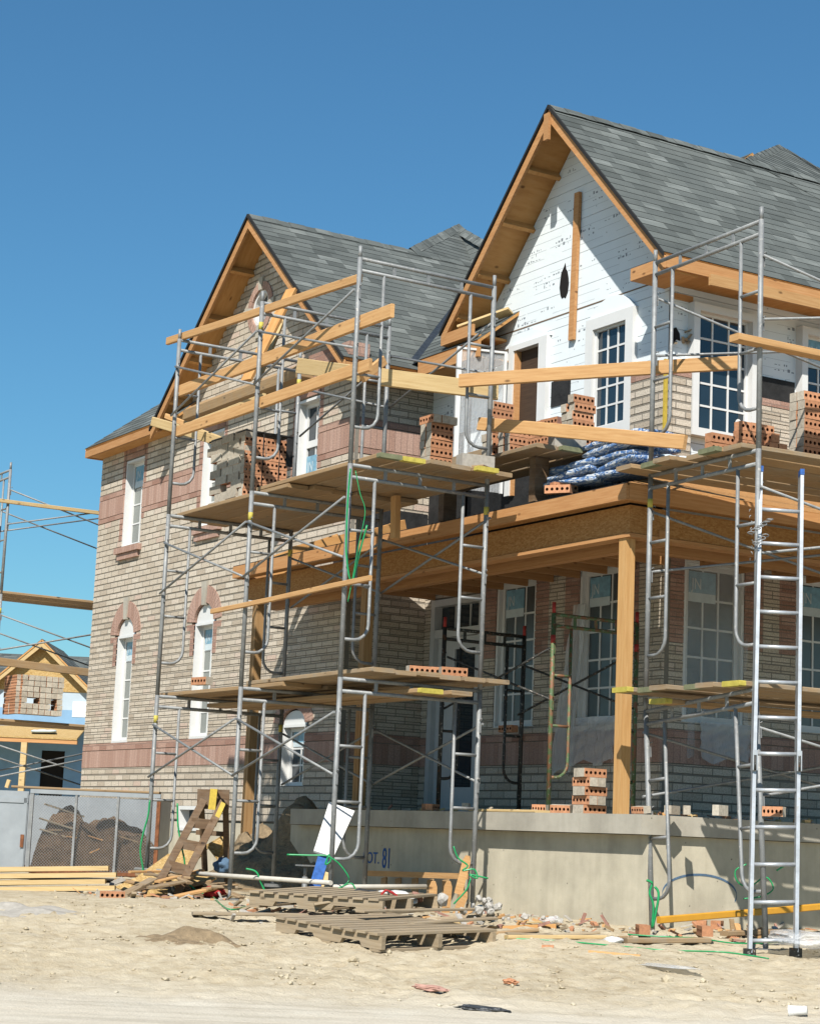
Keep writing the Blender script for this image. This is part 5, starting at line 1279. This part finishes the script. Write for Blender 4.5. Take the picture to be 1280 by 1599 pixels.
# white sack, red wire, plastic sheets, cup, scraps
def blob(label,cat,name,pts,sd,mat,h=.1,seed=1,flat=.5,rad=.18,g=None):
    p=us(*pts,sd); me=lump(rad,seed,mat,flat,3,name); o=bpy.data.objects.new(name,me); C.objects.link(o); o.location=p
    for q in me.polygons:q.use_smooth=True
    return tag(o,label,cat,g)
blob('crumpled white sack lying in front of the picket rack','sack','sack',(616,1404),17.3,'whitepl',.1,4,.34,.20).scale=(1.15,.8,1)
q=M(); q.tube([us(597,1405,16.95),us(596,1396,16.95),us(602,1391,16.95),us(612,1394,16.95),us(620,1400,16.95),us(621,1406,16.95)],.012,'redcloth',6); q.tube([us(606,1406,16.9),us(607,1396,16.9),us(604,1392,16.9)],.008,'darksteel',6); tag(q.build('red_cord'),'red cord loop lying on the white sack','cord')
blob('black rag or sack in the shadow beside the white sack','sack','dark_sack',(570,1405),17.5,'rag',.1,8,.4,.2)
blob('blue bag in the shadow behind the trestle','bag','bag',(348,1352),20.6,'bluegrey',.1,2,.8,.10)
blob('red cloth in the rubbish right of the trestle foot','cloth','cloth',(334,1393),20.0,'redcloth',.1,6,.5,.11)
q=blob('clear plastic sheet crumpled on the ground right of the ladder','sheet','plastic_sheet',(1262,1468),15.6,'plastic',.1,3,.6,.26); q.scale=(1.3,1.0,.4)
q=blob('flat scrap of clear plastic on the dirt below the right scaffold','sheet','plastic_sheet',(1035,1518),14.2,'plastic',.1,5,.08,.16); q.location=ug(1035,1512)+Vector((0,0,.015)); q.scale=(2.1,.8,.8)
q=blob('small white plastic scrap on the dirt left of the right scaffold leg','scrap','plastic_scrap',(958,1471),16,'whitepl',.1,7,.35,.08); q.location=ug(958,1473)+Vector((0,0,.02))
q=blob('white plastic film on the rubble right of the pallets','film','plastic_film',(862,1438),16.7,'plastic',.1,9,.4,.09)
for (a,b,mat,rx,ry,sd_,lab,cat,nm_) in ((754,1576,'rag',.16,.045,2,'black crumpled plastic scrap at the edge of the road','scrap','plastic_scrap'),(672,1543,'pinkrag',.12,.045,4,'flattened pinkish cup on the dirt near the road','cup','crushed_cup'),(797,1533,'clay',.05,.04,6,'small orange shard on the dirt bank','shard','brick_shard')):
    p=ug(a,b+3); me=lump(.1,sd_,mat,.35,3,nm_); o=bpy.data.objects.new(nm_,me); C.objects.link(o); o.location=p+Vector((0,0,.01)); o.scale=(rx/.1,ry/.1,.55); o.rotation_euler=(0,.05,math.atan2(RH.y,RH.x)-.2); tag(o,lab,cat)
p=ug(1247,1588); q=M(); n=18; prof=[(.0,.0),(.026,0),(.030,.05),(.036,.105),(.039,.108),(.039,.112),(.034,.112),(.024,.004),(0,.004)]
for k in range(n):
    a0,a1=2*math.pi*k/n,2*math.pi*(k+1)/n
    for (r0,z0),(r1,z1) in zip(prof,prof[1:]):
        f=[(r0*math.cos(a0),r0*math.sin(a0),z0),(r0*math.cos(a1),r0*math.sin(a1),z0),(r1*math.cos(a1),r1*math.sin(a1),z1),(r1*math.cos(a0),r1*math.sin(a0),z1)]
        q.face(f,'whitepl',True)
o=q.build('paper_cup',merge=True); o.location=p+Vector((0,0,.040))-RH*-.05; o.rotation_euler=(0,R(97),math.atan2(RH.y,RH.x)+R(160)); tag(o,'white paper cup lying on its side at the road edge','cup')
# ------------------------------------------------------------------ soil heap at the left end of the porch
def heap(label,name,c,rx,ry,h,mat,seed,rz=0,kind=None,cat='soil heap',flat=False):
    q=M(); n=44; P=[[None]*(n+1) for _ in range(n+1)]
    for i in range(n+1):
        for j in range(n+1):
            x=-1+2*i/n;y=-1+2*j/n; d=math.hypot(x,y); z=(max(0,1-d)**.9 if not flat else max(0,1-max(abs(x),abs(y))**8)*(.78-.2*x))*h*(1+.6*noise.noise(Vector((x*3+seed,y*3,0))))+h*(.06*noise.noise(Vector((x*7,y*7,seed)))+.05*noise.noise(Vector((x*15,y*15,seed)))+.035*noise.noise(Vector((x*31,y*31,seed))))*min(1,(1.05-min(1.05,max(abs(x),abs(y))))*4)-.05
            P[i][j]=(x*rx,y*ry,z)
    for i in range(n):
        for j in range(n): q.face([P[i][j],P[i+1][j],P[i+1][j+1],P[i][j+1]],mat,True)
    o=q.build(name,merge=True); o.location=c; o.rotation_euler=(0,0,rz); return tag(o,label,cat,None,kind)
heap('heap of brown soil ramped against the left end of the porch','soil_heap',(-1.0,2.3,-.12),2.0,.8,1.15,'soil',2)
heap('low heap of trampled rubbish and soil under the step ladder','rubbish_heap',us(285,1398,20.6)+Vector((0,0,-.12)),1.0,1.0,.32,'soil',7,.6)
heap('low crumbly clod of dug soil on the dirt bank left of the pallets','soil_clod',ug(300,1466)+Vector((0,0,-.02)),.65,.4,.13,'soil',9,.9)
heap('low ridge of pale grit in front of the new lumber','grit_ridge',ug(35,1420)+Vector((0,0,-.03)),.9,.5,.12,'block',12,1.0)
# ------------------------------------------------------------------ waste bin with mesh sides
sb=24.; O=us(42,1357,sb); BZ=math.atan2(RH.y,RH.x); kx=FPX/sb
WBN=thing('waste_bin','grey metal waste bin with wire mesh sides full of brown rubbish beside the house','waste bin',O,BZ)
w_=(238-42)/kx; hgt=(1357-1242)/kx; wl=(60)/kx; dp=1.3
q=M(); q.box(-wl,-.04,0,.04,0,hgt+.02,'greymetal'); q.box(-wl,-.04,-.012,-.0005,hgt-.12,hgt-.06,'greymetal'); q.box(-.09,-.05,-.012,-.0005,0,hgt,'greymetal'); q.box(-.10,-.06,-.03,-.013,.25,.4,'rust'); q.build('side_panel',WBN)
for x in (0,w_*.35,w_*.68,w_):
    q=M(); t=.045 if x in (0,w_) else .028; q.box(x-t/2,x+t/2,-.02,.03,0,hgt,'galv' if x!=w_ else 'rust'); q.build('upright',WBN)
q=M(); q.box(-.02,w_+.02,-.025,.035,hgt+.001,hgt+.05,'greymetal'); q.build('top_rail',WBN); q=M(); q.box(-.02,w_+.02,-.015,.03,-.04,-.001,'rust'); q.build('bottom_rail',WBN)
q=M(); st=.036; n=int((w_+hgt)/st)
for k in range(n):
    for sg in (1,-1):
        x0=k*st-hgt if sg==1 else k*st; 
        xa,za=(x0,0); xb,zb=(x0+sg*hgt,hgt)
        # clip to [0,w]
        pts=[]
        for x,z in ((xa,za),(xb,zb)):
            if x<0: z=za+(0-xa)/(xb-xa)*hgt; x=0
            if x>w_: z=za+(w_-xa)/(xb-xa)*hgt; x=w_
            pts.append((x,z))
        (x1,z1),(x2,z2)=pts
        if abs(x1-x2)>.03 and 0<=z1<=hgt and 0<=z2<=hgt:
            y=.004*sg; q.bar((x1,y,z1),(x2,y,z2),.003,.005,'galv',(0,1,0))
q.build('wire_mesh',WBN)
q=M(); q.box(-wl,w_,dp,dp+.03,0,hgt,'greymetal'); q.box(w_-.02,w_,.03,dp,0,hgt,'greymetal'); q.box(-wl,w_,.05,dp,-.01,.02,'rust'); q.build('back_panel',WBN)
o=heap('brown rubbish heaped inside the wire mesh waste bin','rubbish_heap',O+RH*(w_*.5)+FH*.62+Vector((0,0,0)),w_*.49,.58,.68,'brownsoil',5,BZ,None,'rubbish',True); 
board('bin_plank','long board lying along the top of the waste bin','board',O+Vector((0,0,hgt+.075))+RH*-.3+FH*.3,O+Vector((0,0,hgt+.07))+RH*1.5+FH*.25,.14,.03,'plankO')
for k,(x,z) in enumerate(((.2,.55),(.22,.42),(.25,.72))):
    board('splinter','%s splintered slat poking out inside the left end of the waste bin'%('middle','lowest','highest')[k],'splinter',O+RH*(x-.12)+FH*.12+Vector((0,0,z+.05)),O+RH*(x+.35)+FH*.25+Vector((0,0,z-.08)),.07,.02,'oldwood')
rnd=random.Random(33)
for k in range(12):
    x=rnd.uniform(.15,w_-.15); z=rnd.uniform(.12,.52); l=rnd.uniform(.15,.4); an=rnd.uniform(-.6,.6)
    p=O+RH*x+FH*rnd.uniform(.10,.25)+Vector((0,0,z)); d=(RH*math.cos(an)+Vector((0,0,math.sin(an)))+FH*.2)*l/2
    board('splinter','broken scrap board among the brown rubbish behind the wire mesh of the bin','splinter',p-d,p+d,rnd.uniform(.03,.08),.015,rnd.choice(('oldwood','plankO','darkwood','block','soffit')),'scrap boards inside the waste bin')
# ------------------------------------------------------------------ neighbouring house far left
sn=50.; kn=FPX/sn; NO=us(60,1293,sn); NO.z=0
NB=thing('unfinished_house','distant unfinished house with a yellow particle board gable and dark grey roof','house',NO,BZ)
nx=lambda a:(a-60)/kn
nzf=lambda a,b:.517+(1289+.0437*a-b)/kn
ax_,az=nx(48),nzf(48,1003); ex,ez=nx(134),nzf(134,1085); m_=(az-ez)/(ex-ax_)
q=M(); q.prism([(ax_-(ex-ax_)*1.,ez),(ex-.03,ez-.0),(ax_,az-.06)],1,-.05,.1,'osbY'); q.box(ax_-4,ex-.02,-.03,.1,ez-.45,ez-.001,'foamblue'); q.build('gable_wall',NB)
q=M()
for sg in (-1,1):
    q.prism([(ax_,az),(ax_+sg*(ex-ax_+.05),ez-.05),(ax_+sg*(ex-ax_+.05),ez-.2),(ax_,az-.17)],1,-.3,-.26,'lumberY')
q.build('barge_board',NB)
RSn=M(); dn=M()
for sg in (-1,1): roof_plane(RSn,[(ax_,-.32,az+.02),(ax_+sg*(ex-ax_+.07),-.32,ez-.05),(ax_+sg*(ex-ax_+.07),3,ez-.05),(ax_,3,az+.02)],dm=dn,deck='soffit')
zz=lambda y:ez-.1+.42*(y-1.5)
roof_plane(RSn,[(-6,1.5,zz(1.5)),(nx(160),1.5,zz(1.5)),(nx(90),4.9,zz(4.9)),(-6,4.9,zz(4.9))],dm=dn)
RSn.build('shingle_roof',NB); dn.build('roof_deck',NB)
q=M(); z1=nzf(60,1166); q.box(-6,nx(126),-1.6,-1.45,z1,z1+.10,'beamwood'); q.hexa([(-6,-1.62,z1+.1),(nx(126),-1.62,z1+.1),(nx(122),-.04,z1+.42),(-6,-.04,z1+.42),(-6,-1.62,z1+.14),(nx(126),-1.62,z1+.14),(nx(122),-.04,z1+.46),(-6,-.04,z1+.46)],'osbY'); q.build('porch_roof',NB)
q=M(); q.box(-6,nx(57),-.03,.1,.1,ez-.451,'foamshade'); q.box(nx(93),ex-.02,-.03,.1,.1,ez-.451,'foamshade'); q.box(nx(57),nx(93),-.03,.1,nzf(75,1174),ez-.451,'foamshade'); q.build('front_wall',NB)
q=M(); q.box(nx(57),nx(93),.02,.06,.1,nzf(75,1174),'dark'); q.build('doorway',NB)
for a in (47,-40):
    q=M(); q.box(nx(a)-.07,nx(a)+.07,-1.6,-1.46,-.1,z1-.002,'lumberY'); q.build('porch_post',NB)
q=M(); q.box(nx(100),nx(128),-.04,-.031,nzf(110,1122),nzf(110,1098),'foam'); q.build('white_board',NB)
q=M(); q.box(-6,ex,.12,8,.0,ez-.2,'dark'); q.build('inner_shell',NB)
o=bundle(NO+RH*nx(70)+FH*-1.1+Vector((0,0,z1+.30)),BZ+.1,'white wrapped shingle bundle on the porch roof of the distant house',.6,.3,.08,'stickerw')
board('loose_board','short pale board standing before the distant house','board',us(10,1230,45),us(14,1218,45),.1,.08,'lumberY')
# ------------------------------------------------------------------ ground
def groundz(s,t,p):
    z=gs(s)
    if 11<s<25:
        k=min(1,(s-11.5)/1.5) if s>11.5 else 0; k=max(0,k)
        P=Vector((p.x,p.y,0)); n=-abs(noise.noise(P*3.4+Vector((2,7,0))))*.055*max(0,noise.noise(P*.8+Vector((4,4,0)))+.45)-abs(noise.noise(P*8.+Vector((1,3,0))))*.02+noise.noise(P*.9)*.04+noise.noise(P*2.7+Vector((5,1,0)))*.016+noise.noise(P*7.)*.011+noise.noise(P*15.)*.011+noise.noise(P*31.)*.007
        n+=max(0,noise.noise(P*9.3+Vector((9,2,0)))-.2)*.05*max(0,noise.noise(P*1.1)+.35)
        near=1 if s<17.2 else max(.25,1-(s-17.2)/1.5)
        z+=n*k*near
        if s<12.6: z+=.004*noise.noise(P*5)
    else:
        z+=0
    return z
ss=[-60,-20,-5,3,7,9,10]; s=10.3
while s<12.4: ss.append(s); s+=.05
while s<18.5: ss.append(s); s+=.035
while s<26: ss.append(s); s+=.15
ss+=[27,28.5,31,35,42,55,80,130,250,600,1500,4000]
ts=[-2500,-600,-150,-50,-20,-12,-8]; t=-6
while t<5.2: ts.append(t); t+=.04
ts+=[6,8,12,20,50,150,600,2500]
vs=[];fs=[]
for i,s in enumerate(ss):
    for j,t in enumerate(ts):
        p=CAM+FH*s+RH*t; vs.append((p.x,p.y,groundz(s,t,p) if abs(t)<6.1 else gs(s)))
nt_=len(ts)
for i in range(len(ss)-1):
    for j in range(nt_-1):
        a=i*nt_+j; fs.append((a,a+1,a+nt_+1,a+nt_))
me=bpy.data.meshes.new('ground'); me.from_pydata(vs,[],fs); me.materials.append(MT['dirt']); me.polygons.foreach_set('use_smooth',[True]*len(fs)); me.update()
g=bpy.data.objects.new('ground',me); C.objects.link(g); g['kind']='structure'
# loose clods and pebbles: nobody could count them
rnd=random.Random(77); q=M(); import bmesh
bm=bmesh.new(); bmesh.ops.create_icosphere(bm,subdivisions=1,radius=1); ico=[v.co.copy() for v in bm.verts]; icf=[[v.index for v in f.verts] for f in bm.faces]; bm.free()
V_=[];F_=[]
for k in range(2800):
    s=rnd.uniform(12.3,17.3) if rnd.random()<.85 else rnd.uniform(17,22); t=rnd.uniform(-5,4.6)
    cl=noise.noise(Vector((s*1.3,t*1.3,3)))
    if cl<-.02 and rnd.random()<.8: continue
    if s<12.9 and rnd.random()<.6: continue
    p=CAM+FH*s+RH*t; r=abs(rnd.gauss(0,.009))+.004
    if rnd.random()<.015: r*=2.2
    z=groundz(s,t,p); b0=len(V_); sx,sy,sz=rnd.uniform(.7,1.5),rnd.uniform(.7,1.5),rnd.uniform(.4,.8)
    for c in ico: 
        d=1+.35*noise.noise(c*1.5+Vector((k,0,0))); V_.append((p.x+c.x*r*sx*d,p.y+c.y*r*sy*d,z+c.z*r*sz*d+r*.2))
    F_+=[[b0+i for i in f] for f in icf]
me=bpy.data.meshes.new('dirt_clods'); me.from_pydata(V_,[],F_); me.materials.append(MT['dirt']); me.update(); o=bpy.data.objects.new('dirt_clods',me); C.objects.link(o); o['kind']='stuff'; o['label']='loose dry clods and pebbles scattered over the dirt bank'; o['category']='clods'
# fragments scattered along the foot of the scaffolds: splinters and chips
V_=M()
for k in range(420):
    a=rnd.uniform(120,1260); sd=rnd.uniform(16.2,18.6) if a>360 else rnd.uniform(19,21)
    p=us(a,1400,sd); p=Vector((p.x,p.y,groundz(sd,(p-CAM).dot(RH),p)))
    if (p.x<5.98 and p.y>1.9): continue
    l=rnd.uniform(.02,.14); d=Vector((rnd.uniform(-1,1),rnd.uniform(-1,1),rnd.uniform(-.1,.35))).normalized()*l
    V_.bar(p+Vector((0,0,.012)),p+d+Vector((0,0,.012)),rnd.uniform(.012,.05),rnd.uniform(.006,.025),rnd.choice(('lumber','plankO','claypink','rubble','oldwood','block','clay')))
o=V_.build('rubbish_chips'); o['kind']='stuff'; o['label']='splinters brick chips and scraps littering the ground along the scaffolds'; o['category']='litter'
V_=M()
for k in range(120):
    a=rnd.uniform(.0,6.0); y=rnd.uniform(1.90,2.6) if rnd.random()<.7 else rnd.uniform(2.6,4)
    if rnd.random()<.3: a=rnd.uniform(5.6,6.02); y=rnd.uniform(2,5)
    p=Vector((a,y,.848)); l=rnd.uniform(.02,.10); d=Vector((rnd.uniform(-1,1),rnd.uniform(-1,1),rnd.uniform(0,.25))).normalized()*l
    V_.bar(p+Vector((0,0,.012)),p+d+Vector((0,0,.012)),rnd.uniform(.012,.06),rnd.uniform(.008,.03),rnd.choice(('lumberY','claypink','rubble','claygrey','block','clay','soffit')))
o=V_.build('porch_chips'); o['kind']='stuff'; o['label']='brick chips and splinters littering the porch slab edge'; o['category']='litter'
board('board_offcut','flat pale board lying along the porch edge right of the main scaffold pole','board',Vector((un(747,1260,1,1.99).x,1.99,.862)),Vector((un(850,1260,1,1.99).x,1.99,.862)),.22,.025,'lumberY')
# ------------------------------------------------------------------ light, sky, camera
sd=Vector((1.06,-1,1.467)).normalized(); el=math.asin(sd.z); az_=math.atan2(sd.x,sd.y)
sl=bpy.data.lights.new('sun','SUN'); sl.energy=SUN_E; sl.angle=R(.53); sl.color=(1,.955,.88)
so=bpy.data.objects.new('sun',sl); C.objects.link(so); so.rotation_euler=(-sd).to_track_quat('-Z','Y').to_euler(); so.location=(10,-10,20)
w=bpy.data.worlds.new('World'); bpy.context.scene.world=w; w.use_nodes=True; nt=w.node_tree
sk=nt.nodes.new('ShaderNodeTexSky'); sk.sky_type='NISHITA'; sk.sun_disc=False; sk.sun_elevation=el; sk.sun_rotation=az_; sk.altitude=SKY[1]; sk.air_density=SKY[2]; sk.dust_density=SKY[3]; sk.ozone_density=SKY[4]
bg=nt.nodes['Background']; tint=mix(nt,1.0,sk.outputs[0],(.74,1.05,1.02),'MULTIPLY'); nt.links.new(tint,bg.inputs['Color']); bg.inputs['Strength'].default_value=SKY[0]
cd=bpy.data.cameras.new('camera'); co=bpy.data.objects.new('camera',cd); C.objects.link(co)
cd.sensor_fit='HORIZONTAL'; cd.sensor_width=36; cd.lens=FPX/1280*36; cd.clip_start=.1; cd.clip_end=10000
mt=Matrix((CR,CU,-CF)).transposed().to_4x4(); mt.translation=CAM; co.matrix_world=mt
sc=bpy.context.scene; sc.camera=co
vs_=sc.view_settings; vs_.view_transform='Standard'; vs_.look='None'; vs_.exposure=EXPO; vs_.gamma=1; vs_.use_curve_mapping=False
bpy.context.view_layer.update()

sc.cycles.max_bounces=8; sc.cycles.diffuse_bounces=2; sc.cycles.glossy_bounces=3

# real-world reflectance: the whole palette is scaled once, evenly
for m in bpy.data.materials:
    if not m.use_nodes or m.users==0: continue
    t=m.node_tree; b=t.nodes.get('Principled BSDF')
    if not b: continue
    for l in list(t.links):
        if l.to_socket==b.inputs['Base Color']:
            h=t.nodes.new('ShaderNodeHueSaturation'); h.inputs['Value'].default_value=ALB; s_=l.from_socket; t.links.remove(l); t.links.new(s_,h.inputs['Color']); t.links.new(h.outputs[0],b.inputs['Base Color'])
